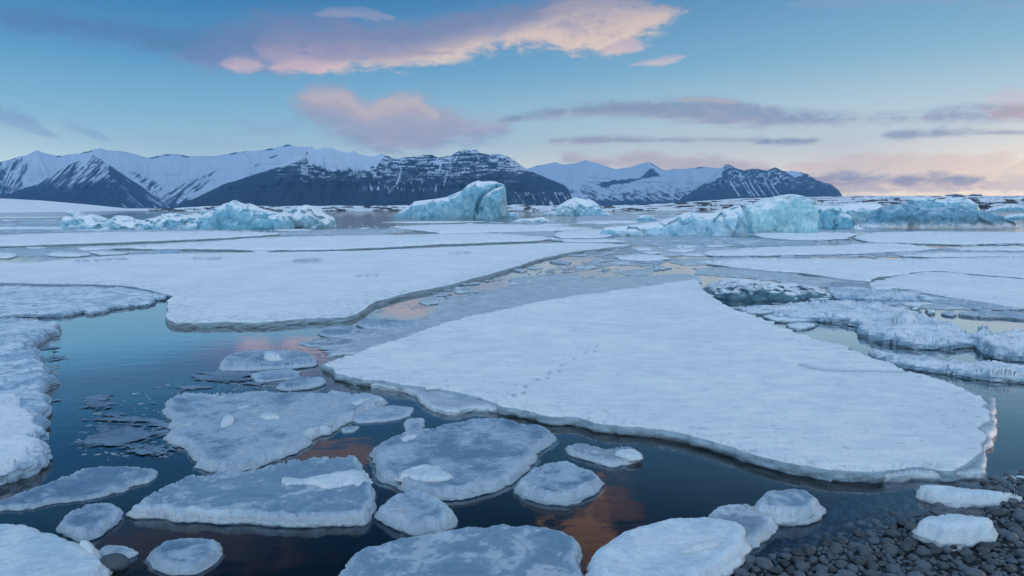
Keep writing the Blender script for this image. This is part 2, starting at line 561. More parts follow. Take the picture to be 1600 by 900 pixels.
def mat_berg(name, deep, pale, snow_amt=0.5, scale=1.0, foot=0.0, mess=1.0):
    m, out = new_mat(name)
    p = vmul(pos(), (1 / scale,) * 3)
    a = noise(p, 1.1, 5, 0.6, 1.0)
    b = noise(p, 5.0, 6, 0.65, 0.5)
    c = noise(p, 2.2, 6, 0.62, 1.6)
    nz = normal_z()
    col = mixc(smooth(a * 0.7 + c * 0.6 + (b - .5) * 0.3, 0.45, 0.85), deep, pale)
    sn = smooth(nz + (b - 0.5) * (0.7 * mess) + (a - 0.5) * (1.0 * mess), 0.95 - snow_amt, 1.2 - snow_amt)
    sn2 = smooth(c + (b - .5) * .7, 0.60, 0.70) * (0.6 * snow_amt)
    sn = E.m('MAXIMUM', sn, sn2)
    if foot:
        s_ = E.nt.nodes.new('ShaderNodeSeparateXYZ'); E.nt.links.new(pos().s, s_.inputs[0])
        low = smooth(E(s_.outputs[2]) + (c - 0.5) * (foot * 3.0) + (b - 0.5) * foot * 1.5, foot * 0.2, foot * 1.2, 1.0, 0.0)
        sn = E.m('MAXIMUM', sn * 0.4, low)
    col = mixc(sn, col, (0.80, 0.85, 0.90))
    bsdf(out, col, smooth(sn, 0, 1, 0.28, 0.7), b * 0.4 + c * 0.4, 0.14 * scale, 0.45, 0.3, (0.06 * scale, 0.22 * scale, 0.3 * scale))
    return m


def mat_mountain(name, rock1, rock2, snowc=(0.62, 0.72, 0.84)):
    m, out = new_mat(name)
    p = pos()
    s = attr('snow')
    n1 = noise(p, 0.016, 6, 0.7)
    col = mixc(n1, rock1, rock2)
    n2 = noise(vmul(p, (1.0, 1.0, 0.3)), 0.03, 6, 0.7)
    col = mixc(smooth(n2, 0.35, 0.7) * 0.5, col, tuple(q * 1.9 for q in rock2))
    k = smooth(s + (n1 - 0.5) * 0.45 + (n2 - 0.5) * 0.25, 0.24, 0.80)
    bsdf(out, mixc(k, col, snowc), 0.9, None, 0, 0.1)
    return m


def mat_rubble():
    """broken white ice, blue shadow painted into the colour of its steep sides"""
    m, out = new_mat('rubble_ice')
    p = pos()
    a = noise(p, 2.5, 6, 0.65, 0.8)
    b = noise(vmul(p, (1.0, 1.6, 1.0)), 9.0, 6, 0.7, 0.6)
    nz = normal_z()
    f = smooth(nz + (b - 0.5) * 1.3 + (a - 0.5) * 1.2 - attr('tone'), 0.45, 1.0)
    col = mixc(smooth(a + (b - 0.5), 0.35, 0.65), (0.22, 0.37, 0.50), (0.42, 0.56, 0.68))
    col = mixc(f, col, (0.74, 0.80, 0.87))  # steep faces keep the painted shadow blue, upward ones turn white
    bsdf(out, col, 0.55, a * 0.5 + b * 0.8, 0.03, 0.4, 0.15, (0.03, 0.05, 0.07))
    return m


MAT['snow'] = mat_snow()
MAT['rubble'] = mat_rubble()
MAT['slush'] = mat_slush()
MAT['blue'] = mat_clear('smooth_blue_ice', (0.13, 0.24, 0.35), (0.30, 0.41, 0.51), 0.35, 0.30)
MAT['clear'] = mat_clear('clear_ice', (0.12, 0.20, 0.28), (0.42, 0.52, 0.62), 0.15, 0.3)
MAT['pale'] = mat_clear('pale_ice', (0.44, 0.57, 0.68), (0.74, 0.81, 0.86), 0.4, 0.3)
MAT['grey'] = mat_clear('grey_ice', (0.30, 0.39, 0.47), (0.55, 0.62, 0.70), 0.3, 0.25)
MAT['thin'] = mat_thin('thin_ice', 0.5)
MAT['thin_sparse'] = mat_thin('thin_ice_sparse', 0.1)
MAT['thin_dark'] = mat_thin('thin_ice_dark', 0.2, (0.05, 0.09, 0.14), (0.20, 0.28, 0.37))

# ------------------------------------------------------------------ air
def box_mesh(name, lo, hi, mat):
    x0, y0, z0 = lo; x1, y1, z1 = hi
    vs = [(x0, y0, z0), (x1, y0, z0), (x1, y1, z0), (x0, y1, z0), (x0, y0, z1), (x1, y0, z1), (x1, y1, z1), (x0, y1, z1)]
    fs = [(0, 3, 2, 1), (4, 5, 6, 7), (0, 1, 5, 4), (1, 2, 6, 5), (2, 3, 7, 6), (3, 0, 4, 7)]
    return link_mesh(name, vs, fs, mat, smooth_shade=False)


HAZE = 5.5e-5
if HAZE:
    hm, hout = new_mat('haze_air')
    pv = E.nt.nodes.new('ShaderNodeVolumePrincipled')
    pv.inputs['Color'].default_value = (0.20, 0.53, 1.0, 1)
    pv.inputs['Density'].default_value = HAZE
    pv.inputs['Anisotropy'].default_value = 0.0
    E.nt.links.new(pv.outputs[0], hout.inputs['Volume'])
    hz = box_mesh('haze', (-7600, -260, -6), (7600, 15600, 1500), hm)
    tag(hz, kind='stuff', label='pale blue air fading the far mountains', cat='haze')

# ------------------------------------------------------------------ water
wm, out = new_mat('lake_water')
p = pos()
sepp = E.nt.nodes.new('ShaderNodeSeparateXYZ'); E.nt.links.new(p.s, sepp.inputs[0])
py = E(sepp.outputs[1])
r1 = noise(vmul(p, (1.0, 2.2, 1.0)), 3.0, 3, 0.5)
r2 = noise(vmul(p, (0.5, 1.6, 1.0)), 0.6, 5, 0.6)
calm = smooth(py, 14, 80, 0.0, 1.0)
h = r1 * 0.0013 + r2 * (calm * 0.12 + 0.0012)
bp = E.nt.nodes.new('ShaderNodeBump')
bp.inputs['Distance'].default_value = 1.0
E.nt.links.new(h.s, bp.inputs['Height'])
fr = E.nt.nodes.new('ShaderNodeFresnel'); fr.inputs[0].default_value = 1.34
gl = E.nt.nodes.new('ShaderNodeBsdfGlossy'); gl.inputs['Roughness'].default_value = 0.03
trn = E.nt.nodes.new('ShaderNodeBsdfTransparent'); trn.inputs[0].default_value = (0.85, 0.92, 0.96, 1)
mx = E.nt.nodes.new('ShaderNodeMixShader')
E.nt.links.new(bp.outputs[0], fr.inputs['Normal']); E.nt.links.new(bp.outputs[0], gl.inputs['Normal'])
fk = smooth(E(fr.outputs[0]), 0.06, 0.36, 0.045, 1.0, 'LINEAR')
E.nt.links.new(fk.s, mx.inputs[0]); E.nt.links.new(trn.outputs[0], mx.inputs[1]); E.nt.links.new(gl.outputs[0], mx.inputs[2])
E.nt.links.new(mx.outputs[0], out.inputs[0])
va = E.nt.nodes.new('ShaderNodeVolumeAbsorption')
va.inputs['Color'].default_value = (0.10, 0.36, 0.66, 1)
va.inputs['Density'].default_value = 5.0
E.nt.links.new(va.outputs[0], out.inputs['Volume'])
water = box_mesh('water', (-7500, -200, -4.6), (7500, 15400, 0.0), wm)
tag(water, kind='structure')

# ------------------------------------------------------------------ lake bed and beach: one sheet
SH = [ground(x, y) for x, y in ((1040, 915), (1150, 868), (1280, 812), (1400, 775), (1520, 748), (1640, 728))]
A0, A1 = SH[0], SH[-1]
ux = (A1 - A0) / np.linalg.norm(A1 - A0)
nrm = np.array([ux[1], -ux[0]])          # to the beach side (right, towards the camera)


def bed_z(P):
    P = np.asarray(P, float)
    d = (P - A0) @ nrm + fbm(P * 0.8, 5, 3) * 0.10
    z = np.where(d > 0, 0.09 * d, 0.30 * d)
    z = z - 0.012
    return np.clip(z, -3.6, 0.8) + fbm(P * 2.0, 9, 3) * 0.02


def mat_bed():
    m, out = new_mat('wet_gravel')
    p = pos()
    vo = E.nt.nodes.new('ShaderNodeTexVoronoi'); vo.inputs['Scale'].default_value = 22
    E.nt.links.new(p.s, vo.inputs['Vector'])
    d = E(vo.outputs['Distance'])
    col = mixc(smooth(d, 0.1, 0.6), (0.045, 0.052, 0.060), (0.012, 0.014, 0.017))
    bsdf(out, col, 0.5, 1.0 - d, 0.03, 0.3)
    return m


MAT['bed'] = mat_bed()
xs = np.concatenate([[-7500, -3000, -300, -60, -20], np.linspace(-8, 12, 121), [20, 60, 300, 3000, 7500]])
ys = np.concatenate([[-250, -60, -10], np.linspace(-2, 14, 101), [20, 60, 300, 3000, 15400]])
gx, gy = np.meshgrid(xs, ys, indexing='ij')
P2 = np.column_stack([gx.ravel(), gy.ravel()])
zz = bed_z(P2)
far = (P2[:, 1] > 15) | (np.abs(P2[:, 0]) > 14)
zz[far & (zz > 0.2)] = -0.6
zz[P2[:, 1] > 15] = -3.6
bed = link_mesh('ground', np.column_stack([P2, zz]), grid_faces(len(xs), len(ys)), MAT['bed'])
tag(bed, kind='structure')

# ------------------------------------------------------------------ mountains and shores
def interp(pts, x):
    pts = sorted(pts)
    return np.interp(x, [p[0] for p in pts], [p[1] for p in pts])


def el_tan(x, y):
    """tangent of elevation for photo pixel"""
    X = (x - 800) / F; Y = (450 - y) / F
    c, s = math.cos(PITCH), math.sin(PITCH)
    return (-s + Y * c) / np.hypot(X, c + Y * s)


def mountain(name, sky_pts, Db, Dr, mat, snow_fn, nv=110, step=1.0, prof=1.25, gully=0.10, seed=1, jag=1.2, gl=90.0, slant=0.0, base_tan=None):
    x0 = min(p[0] for p in sky_pts); x1 = max(p[0] for p in sky_pts)
    xs = np.arange(x0, x1 + step, step)
    ysk = interp(sky_pts, xs)
    ysk = ysk + fbm(np.column_stack([xs / 16.0, xs * 0]), seed + 3, 5, 0.6) * jag * 1.6
    tanr = np.maximum(el_tan(xs, ysk), 0.0002)
    azs = np.arctan2((xs - 800) / F, math.cos(PITCH) + (450 - 300) / F * math.sin(PITCH))
    vback = 10
    V = np.concatenate([np.linspace(0, 1, nv), 1 + np.linspace(0.04, 0.5, vback)])
    U, VV = np.meshgrid(np.arange(len(xs)), V, indexing='ij')
    X = xs[U]; A = azs[U]
    Vc = np.minimum(VV, 1)
    D = Db + (Dr - Db) * VV
    H = (tanr * Dr)[U] + CAM_H
    # spurs and gullies running down the slope
    warp = fbm(np.column_stack([X.ravel() / 60, VV.ravel() * 2]), seed + 9, 3).reshape(X.shape) * 22
    q = np.column_stack([((X + warp + slant * Vc * 60) / gl * 3).ravel(), (VV * 1.3).ravel()])
    rg = ridged(q, seed, 6, 0.55).reshape(X.shape)
    env = np.sin(np.pi * np.clip(Vc, 0, 1)) ** 0.7
    Z = H * (Vc ** prof) + H * gully * env * (rg - 0.35)
    strat = fbm(np.column_stack([X.ravel() / 120, (Z / H.max() * 22).ravel()]), seed + 20, 4).reshape(X.shape)
    D = D + strat * (Dr - Db) * 0.03 * env
    Z = np.where(VV > 1, H * (1 - (VV - 1) * 1.6), Z)
    Z = Z - 6 * (1 - Vc)
    P = np.column_stack([(np.sin(A) * D).ravel(), (np.cos(A) * D).ravel(), Z.ravel()])
    ix, iy = project(P)
    sn = snow_fn(ix, iy, VV.ravel(), rg.ravel(), strat.ravel(), seed)
    o = link_mesh(name, P, grid_faces(len(xs), len(V)), mat, attrs={'snow': np.clip(sn, 0, 1)})
    tag(o, kind='structure')
    return o


M_ROCK = mat_mountain('mountain_rock_near', (0.010, 0.026, 0.050), (0.032, 0.056, 0.090))  # rock albedo tinted blue, aerial haze painted into the colour
M_ROCK2 = mat_mountain('mountain_rock_far', (0.018, 0.034, 0.056), (0.045, 0.062, 0.085))  # same painted-in haze blue for the farther ranges


def inpoly(x, y, poly):
    ins = np.zeros(len(x), bool)
    n = len(poly)
    for i in range(n):
        xa, ya = poly[i]; xb, yb = poly[(i + 1) % n]
        if ya == yb: continue
        c = ((ya > y) != (yb > y)) & (x < (xb - xa) * (y - ya) / (yb - ya) + xa)
        ins ^= c
    return ins


def distpoly(x, y, poly, closed=True):
    best = np.full(len(x), 1e9)
    n = len(poly)
    for i in range(n if closed else n - 1):
        xa, ya = poly[i]; xb, yb = poly[(i + 1) % n]
        vx, vy = xb - xa, yb - ya
        L = vx * vx + vy * vy + 1e-12
        t = np.clip(((x - xa) * vx + (y - ya) * vy) / L, 0, 1)
        best = np.minimum(best, np.hypot(x - xa - t * vx, y - ya - t * vy))
    return best


def sdf(x, y, poly):
    d = distpoly(x, y, poly)
    return np.where(inpoly(x, y, poly), d, -d)


def nz2(x, y, sx, sy, seed, octv=4):
    return 1.7 * fbm(np.column_stack([x / sx, y / sy]), seed, octv, 0.6)


def diag(x, y, ang, sl, sw, seed, octv=4):
    c, s = math.cos(R(ang)), math.sin(R(ang))
    return 1.8 * fbm(np.column_stack([(x * c + y * s) / sl, (-x * s + y * c) / sw]), seed, octv, 0.6)


def snow_back(x, y, v, rg, st, seed):
    s = 0.92 + 0.12 * nz2(x, y, 10, 5, seed)
    # dark flank of the first peak
    k = sdf(x, y, [(-80, 262), (20, 250), (36, 246), (44, 252), (42, 268), (34, 282), (44, 300), (50, 310), (-80, 330)])
    s -= np.clip(k / 6 + 0.5, 0, 1) * (0.42 + 0.6 * diag(x, y, -62, 20, 2.2, seed + 5, 5))
    k = sdf(x, y, [(205, 268), (235, 280), (262, 298), (300, 283), (345, 262), (318, 290), (290, 318), (262, 330), (235, 305)])
    s -= np.clip(k / 8 + 0.6, 0, 1) * np.clip(0.22 + 0.9 * diag(x, y, np.where(x.mean() > 0, -38, -38), 16, 2.0, seed + 7, 5), 0, 1)
    k = sdf(x, y, [(60, 285), (110, 262), (140, 250), (120, 275), (80, 296)])
    s -= np.clip(k / 6 + 0.4, 0, 1) * np.clip(0.3 + 0.9 * diag(x, y, -40, 14, 2.4, seed + 15, 5), 0, 1)
    s -= np.clip(0.9 - distpoly(x, y, [(422, 247), (432, 243)], False) / 2.2, 0, 1) + np.clip(0.8 - distpoly(x, y, [(398, 260), (404, 258)], False) / 1.8, 0, 1)
    ridge_ = np.clip(1 - np.abs(v - 0.985) / 0.022, 0, 1)
    s -= ridge_ * np.clip(nz2(x, x * 0, 15, 1, seed + 9) * 1.6 - 0.15, 0, 0.9)
    s -= np.clip((y - 306) / 14, 0, 1) * 0.4
    return s


def snow_pyr(x, y, v, rg, st, seed):
    up = np.clip((306 - y) / 30, 0.0, 1.2)
    s = 0.10 + np.clip(0.10 + 0.8 * diag(x, y, -42, 24, 1.8, seed, 5), -0.1, 1) * up * (x < 170)
    s += np.clip(0.9 * diag(x, y, 38, 22, 1.8, seed + 3, 5) - 0.05, 0, 1) * np.clip((x - 165) / 40, 0, 1) * np.clip((y - 262) / 20, 0, 1) * 0.8
    s += np.clip(sdf(x, y, [(120, 252), (160, 256), (172, 275), (186, 287), (160, 284), (128, 284), (112, 290)]) / 5 + 0.5, 0, 1) * (0.32 + 0.6 * diag(x, y, -35, 14, 2.2, seed + 4, 5))
    s += np.clip((254 - y) / 6, 0, 1) * 0.3
    r = np.clip(1 - np.abs((y - 262) - (x - 175) * 0.62) / 5, 0, 1) * (x > 165) * (y < 300)
    s += r * 0.3
    return s


def snow_massif(x, y, v, rg, st, seed):
    s = 0.08 + 0 * x
    plat = sdf(x, y, [(474, 222), (482, 256), (500, 262), (520, 268), (545, 264), (575, 266), (590, 258), (604, 240), (604, 222)])
    s = np.maximum(s, np.clip(plat / 4 + 0.5 + 0.9 * nz2(x, y, 6, 5, seed), 0, 1))
    # left flank: snow above the dark apron
    line = np.interp(x, [250, 300, 350, 400, 440, 475], [330, 300, 283, 270, 262, 250])
    left = np.clip((line - y) / 4 + 0.4 + 0.8 * nz2(x, y, 9, 4, seed + 2), 0, 1) * (x < 478)
    s = np.maximum(s, left)
    # ledges and gullies of the banded cliff
    up = np.clip((304 - y) / 40, 0, 1)
    band = np.clip(0.36 + 0.85 * nz2(x, y, 14, 1.7, seed + 4, 5) + 0.35 * nz2(x, y, 3, 1.5, seed + 14, 3), 0, 0.9) * up
    cliff = np.clip((x - 585) / 20, 0, 1) * np.clip((885 - x) / 80, 0, 1)
    s = np.maximum(s, band * cliff)
    s = np.maximum(s, np.clip(0.22 + 0.95 * nz2(x, y, 9, 2.4, seed + 6, 5), 0, 0.9) * np.clip((294 - y) / 24, 0, 1) * (x > 470) * (x < 610))
    s = np.maximum(s, np.clip(0.05 + 0.8 * nz2(x, y, 22, 2.0, seed + 16, 5), 0, 0.8) * np.clip((288 - y) / 20, 0, 1) * (x > 380) * (x < 480))
    s = np.maximum(s, np.clip(0.0 + 0.9 * diag(x, y, 75, 16, 2.0, seed + 26, 5), 0, 0.7) * np.clip(1 - np.abs(y - 294) / 14, 0, 1) * (x > 560) * (x < 720))
    for (xa, ya, xb, yb) in ((627, 262, 622, 285), (622, 285, 608, 300), (690, 250, 684, 275), (660, 285, 655, 298), (640, 275, 646, 300), (592, 285, 590, 296),
                             (700, 262, 694, 290), (632, 285, 627, 298), (682, 288, 680, 300), (718, 242, 704, 256), (745, 240, 748, 250)):
        d = distpoly(x, y, [(xa, ya), (xb, yb)], False)
        s = np.maximum(s, np.clip(0.72 - d / 2.6 + 0.55 * nz2(x, y, 3, 5, seed + 8), 0, 0.85))
    s = np.maximum(s, np.clip(0.7 - np.abs((y - 244) - (x - 785) * 0.55) / 5, 0, 1) * (x > 768) * (x < 830))
    low = (y > 300) & (x > 800)
    s = np.maximum(s, low * np.clip(0.9 * diag(x, y, 60, 12, 1.8, seed + 11), 0, 0.7))
    return s


def snow_far(x, y, v, rg, st, seed):
    s = 0.95 + 0.15 * nz2(x, y, 12, 5, seed)
    f = np.clip((y - 280) / 30, 0, 1)
    s -= f * np.clip(0.42 + 0.9 * diag(x, y, 25, 8, 1.8, seed + 2, 5) + 0.4 * nz2(x, y, 5, 2, seed + 12), 0, 0.95)
    for poly in ([(1000, 278), (1012, 268), (1018, 262), (1030, 272), (1032, 276), (1012, 277)], [(932, 288), (960, 281), (1000, 279), (1018, 276), (980, 286), (940, 292)]):
        s -= np.clip(sdf(x, y, poly) / 2 + 0.5 + 0.7 * nz2(x, y, 6, 2.5, seed + 5), 0, 1) * 0.9
    rdg = np.clip(1 - np.abs(v - 0.985) / 0.02, 0, 1)
    s -= rdg * np.clip(nz2(x, x * 0, 14, 1, seed + 9) * 2.4 - 0.2, 0, 0.9)
    s -= np.clip((y - 311) / 5, 0, 1) * 0.7
    return s


def snow_cape(x, y, v, rg, st, seed):
    s = 0.14 + 0.85 * np.clip(0.12 + nz2(x, y, 4.5, 2.2, seed, 5), 0, 1) * np.clip((304 - y) / 25, 0, 1)
    for xa in (1158, 1170, 1180, 1194, 1203, 1140, 1163):
        d = distpoly(x, y, [(xa, 281), (xa + 8, 296), (xa + 16, 306)], False)
        s = np.maximum(s, np.clip(0.95 - d / 1.8 + 0.3 * nz2(x, y, 4, 4, seed + 8), 0, 1))
    s = np.maximum(s, np.clip(sdf(x, y, [(1226, 262), (1246, 266), (1256, 274), (1240, 276), (1228, 270)]) / 2 + 0.4, 0, 1))
    lf = np.clip(sdf(x, y, [(1020, 250), (1135, 250), (1128, 275), (1110, 285), (1085, 292), (1020, 310)]) / 3 + 0.5 + nz2(x, y, 10, 3, seed + 3), 0, 1)
    return np.maximum(s, lf)


back_pts = [(-90, 268), (-40, 262), (0, 255), (28, 247), (45, 242), (62, 236), (80, 242), (100, 244), (130, 240), (150, 234), (161, 231), (170, 235), (185, 236), (205, 239),
            (235, 247), (262, 241), (285, 242), (300, 245), (340, 243), (370, 238), (410, 235), (440, 229), (455, 225), (466, 229), (476, 229), (500, 238), (560, 250), (600, 262), (640, 290)]
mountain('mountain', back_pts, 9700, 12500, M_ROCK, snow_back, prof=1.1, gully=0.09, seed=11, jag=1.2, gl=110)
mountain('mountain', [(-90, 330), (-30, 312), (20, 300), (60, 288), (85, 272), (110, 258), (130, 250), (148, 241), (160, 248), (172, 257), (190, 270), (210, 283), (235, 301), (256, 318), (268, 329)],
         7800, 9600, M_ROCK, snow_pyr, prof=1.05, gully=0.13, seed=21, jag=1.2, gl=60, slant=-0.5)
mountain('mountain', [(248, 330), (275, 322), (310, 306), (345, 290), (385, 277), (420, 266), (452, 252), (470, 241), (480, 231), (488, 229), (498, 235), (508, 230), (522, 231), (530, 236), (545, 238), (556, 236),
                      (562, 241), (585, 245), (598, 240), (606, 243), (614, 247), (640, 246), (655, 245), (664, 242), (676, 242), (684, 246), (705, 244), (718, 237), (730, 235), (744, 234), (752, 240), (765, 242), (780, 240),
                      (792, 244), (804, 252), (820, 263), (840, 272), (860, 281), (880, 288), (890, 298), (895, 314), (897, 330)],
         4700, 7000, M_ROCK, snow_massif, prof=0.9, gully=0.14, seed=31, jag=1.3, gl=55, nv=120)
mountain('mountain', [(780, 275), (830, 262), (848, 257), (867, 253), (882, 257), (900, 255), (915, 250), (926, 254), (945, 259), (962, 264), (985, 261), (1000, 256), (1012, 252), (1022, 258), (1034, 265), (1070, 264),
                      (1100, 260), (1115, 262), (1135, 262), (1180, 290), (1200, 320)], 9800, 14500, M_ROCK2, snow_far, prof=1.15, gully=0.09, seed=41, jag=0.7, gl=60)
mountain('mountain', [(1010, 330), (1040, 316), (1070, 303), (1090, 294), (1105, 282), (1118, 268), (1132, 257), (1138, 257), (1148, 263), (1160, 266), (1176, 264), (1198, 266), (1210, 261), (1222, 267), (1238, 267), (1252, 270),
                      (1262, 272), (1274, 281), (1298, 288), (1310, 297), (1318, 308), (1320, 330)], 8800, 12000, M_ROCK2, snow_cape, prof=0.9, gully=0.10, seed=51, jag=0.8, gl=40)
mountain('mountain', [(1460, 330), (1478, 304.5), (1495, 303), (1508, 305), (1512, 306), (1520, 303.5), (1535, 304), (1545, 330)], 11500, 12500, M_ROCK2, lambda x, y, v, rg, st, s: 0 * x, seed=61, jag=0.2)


def mat_shore():
    m, out = new_mat('snowy_moraine')
    p = pos()
    s = attr('snow')
    n = noise(p, 0.12, 5, 0.65)
    col = mixc(smooth(s + (n - 0.5) * 0.6, 0.35, 0.6), mixc(n, (0.035, 0.042, 0.055), (0.11, 0.12, 0.14)), (0.76, 0.80, 0.86))
    bsdf(out, col, 0.9, None, 0, 0.1)
    return m


MAT['shore'] = mat_shore()


def snow_glacier(x, y, v, rg, st, seed):
    s = 1.0 + 0 * x
    d = sdf(x, y, [(75, 337), (110, 332), (140, 334), (215, 331), (240, 334), (215, 340), (60, 340)])
    return s - np.clip(d / 1.5 + 0.4 + 0.6 * nz2(x, y, 16, 2, 3), 0, 1)


mountain('glacier_tongue', [(-90, 306), (0, 310), (60, 313), (130, 319), (190, 325), (222, 329), (262, 333)], 165, 900, MAT['shore'], snow_glacier, nv=60, prof=0.8, gully=0.02, seed=71, jag=0.15, gl=200)


def shore_snow(x, y, v, rg, st, seed):
    return 0.72 + 0.8 * nz2(x, y, 14, 1.6, seed, 5) - 0.25 * np.clip((y - 322) / 6, 0, 1)


mountain('shore', [(225, 330), (300, 323), (360, 321), (430, 322), (520, 321), (600, 322), (640, 320), (720, 321), (800, 320), (850, 321), (900, 322), (960, 321)], 330, 620, MAT['shore'], shore_snow, nv=40, prof=0.5, gully=0.30, seed=81, jag=0.8, gl=14)


def moraine_snow(x, y, v, rg, st, seed):
    return 0.80 + 0.9 * nz2(x, y, 20, 1.8, seed, 5) - 0.35 * np.clip(rg, 0, 1)


mountain('moraine_hill', [(900, 330), (960, 321), (1020, 319), (1070, 316), (1110, 313), (1160, 310), (1220, 308), (1280, 307.5), (1340, 306), (1420, 306), (1500, 306.5), (1560, 306), (1700, 305)],
         360, 1100, MAT['shore'], moraine_snow, nv=60, prof=0.7, gully=0.16, seed=91, jag=0.5, gl=30)
# ======== OBJECTS ========


# ------------------------------------------------------------------ ice floes
def smooth_outline(pts, step):
    """closed Catmull-Rom through the traced points, resampled"""
    P = np.array(pts, float)
    n = len(P)
    out = []
    for i in range(n):
        p0, p1, p2, p3 = P[i - 1], P[i], P[(i + 1) % n], P[(i + 2) % n]
        L = np.linalg.norm(p2 - p1)
        k = max(1, int(round(L / step)))
        for j in range(k):
            t = j / k
            a = 0.5 * ((2 * p1) + (p2 - p0) * t + (2 * p0 - 5 * p1 + 4 * p2 - p3) * t * t + (3 * p1 - p0 - 3 * p2 + p3) * t ** 3)
            b = p1 + (p2 - p1) * t
            out.append(a * 0.5 + b * 0.5)
    return np.array(out)


FL = [0]


def floe(name, pts, z, mat, label=None, cat=None, group=None, jag=2.2, lump=0.01, lscale=0.35, rim=0.0, rimw=0.05, step=4.0, round_=0.2,
         foot=-0.6, dents=(), extra=None, parent=None, base_z=None, bumpy=None, fine=1.0, under=1.6, wall=0.16, tone=0.0, split=False, crag=0.30, soft_wall=False):
    FL[0] += 1
    seed = FL[0] * 31
    out_px = smooth_outline(pts, step)
    W = ground(out_px[:, 0], out_px[:, 1], z)
    d = np.hypot(W[:, 0], W[:, 1])
    fq = F / (d * 34.0)
    fq = np.full(len(d), np.median(fq))
    nx = fbm(W * fq[:, None], seed, 5, 0.6); ny = fbm(W * fq[:, None] + 31.7, seed + 5, 5, 0.6)
    f2 = fq[:, None] * 4.2
    nx = nx + crag * fbm(W * f2 + 5.1, seed + 11, 3, 0.7); ny = ny + crag * fbm(W * f2 + 77.7, seed + 15, 3, 0.7)
    W = W + np.column_stack([nx, ny]) * (jag * d / F * 5.0)[:, None]
    n = len(W)
    wx, wy = project(np.column_stack([W, np.full(n, z)]))
    # interior points
    sx, sy = step * 1.5 * fine, max(1.3, step * 0.75 * fine)
    gx, gy = np.meshgrid(np.arange(wx.min(), wx.max(), sx), np.arange(wy.min(), wy.max(), sy), indexing='ij')
    rs = np.random.RandomState(seed)
    gx = gx.ravel() + rs.uniform(-.3, .3, gx.size) * sx; gy = gy.ravel() + rs.uniform(-.3, .3, gy.size) * sy
    if extra is not None:
        gx = np.concatenate([gx, extra[:, 0]]); gy = np.concatenate([gy, extra[:, 1]])
    poly = list(zip(wx, wy))
    ok = inpoly(gx, gy, poly)
    gx, gy = gx[ok], gy[ok]
    # stay clear of the rim
    K = 1.0
    ok = np.ones(len(gx), bool)
    for c0 in range(0, len(gx), 4000):
        dd = np.hypot(gx[c0:c0 + 4000, None] - wx[None], (gy[c0:c0 + 4000, None] - wy[None]) * 1.6).min(1)
        ok[c0:c0 + 4000] = dd > step * 0.45
    gx, gy = gx[ok], gy[ok]
    vin = [Vector((float(a), float(b))) for a, b in zip(np.concatenate([wx, gx]), np.concatenate([wy, gy]))]
    v2, _, fs, ov, _, _ = delaunay_2d_cdt(vin, [], [list(range(n))], 1, 1e-5)
    V2 = np.array([(a.x, a.y) for a in v2])
    G = ground(V2[:, 0], V2[:, 1], z)
    fs = [tuple(f) for f in fs]
    # boundary edges
    cnt = {}
    for f in fs:
        for i in range(len(f)):
            a, b = f[i], f[(i + 1) % len(f)]
            cnt[(a, b)] = cnt.get((a, b), 0) + 1
    bnd = [(a, b) for (a, b) in cnt if (b, a) not in cnt]
    area = 0.0
    f0 = np.array([f[:3] for f in fs])
    A = G[f0[:, 0]]; B = G[f0[:, 1]]; C = G[f0[:, 2]]
    if ((B - A)[:, 0] * (C - A)[:, 1] - (B - A)[:, 1] * (C - A)[:, 0]).sum() < 0:
        fs = [f[::-1] for f in fs]
        bnd = [(b, a) for a, b in bnd]
    used = sorted({i for e in bnd for i in e})
    # distance to rim in metres
    bp_ = G[[a for a, b in bnd]]; be_ = G[[b for a, b in bnd]]
    ed = np.empty(len(G))
    for c0 in range(0, len(G), 3000):
        g = G[c0:c0 + 3000][:, None]
        v = (be_ - bp_)[None]
        t = np.clip(((g - bp_) * v).sum(-1) / ((v ** 2).sum(-1) + 1e-12), 0, 1)
        ed[c0:c0 + 3000] = np.sqrt((((g - bp_ - v * t[..., None])) ** 2).sum(-1)).min(1)
    r = max(z * round_, 0.004)
    lm = fbm(G / lscale, seed + 50, 5, 0.55)
    if bumpy:
        lm2 = ridged(G / bumpy[0], seed + 60, 5, 0.55)
    else:
        lm2 = lm * 0
    prof = np.sqrt(np.clip(1 - (1 - np.clip(ed / r, 0, 1)) ** 2, 0, 1))
    Z = z - r * (1 - prof) * 0.9 + lump * lm * np.clip(ed / (r * 2), 0.2, 1)
    if bumpy: Z = Z + np.clip(lm2 + 0.1, -0.2, 2) * bumpy[1] * np.clip(ed / (r * 1.5), 0.15, 1)
    if rim: Z = Z + rim * np.exp(-((ed - rimw) / (rimw * 0.7)) ** 2) * np.clip(0.55 + 0.9 * fbm(G / 0.07, seed + 70, 3), 0, 2)
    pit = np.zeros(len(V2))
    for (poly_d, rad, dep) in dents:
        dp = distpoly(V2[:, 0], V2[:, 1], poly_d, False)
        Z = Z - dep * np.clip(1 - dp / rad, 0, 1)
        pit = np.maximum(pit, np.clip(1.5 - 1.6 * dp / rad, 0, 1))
    verts = [np.column_stack([G, Z])]
    side = [np.zeros(len(G))]; edge = [ed]
    nrmv = {i: np.zeros(2) for i in used}
    for a, b in bnd:
        t = G[b] - G[a]
        t = np.array([t[1], -t[0]]); t /= (np.linalg.norm(t) + 1e-9)
        nrmv[a] += t; nrmv[b] += t
    U = np.array(used)
    NN = np.array([nrmv[i] / (np.linalg.norm(nrmv[i]) + 1e-9) for i in used])
    idx = {u: k for k, u in enumerate(used)}
    Gb = G[U]; Zb = Z[U]
    off = len(G)
    bz = 0.0 if base_z is None else base_z
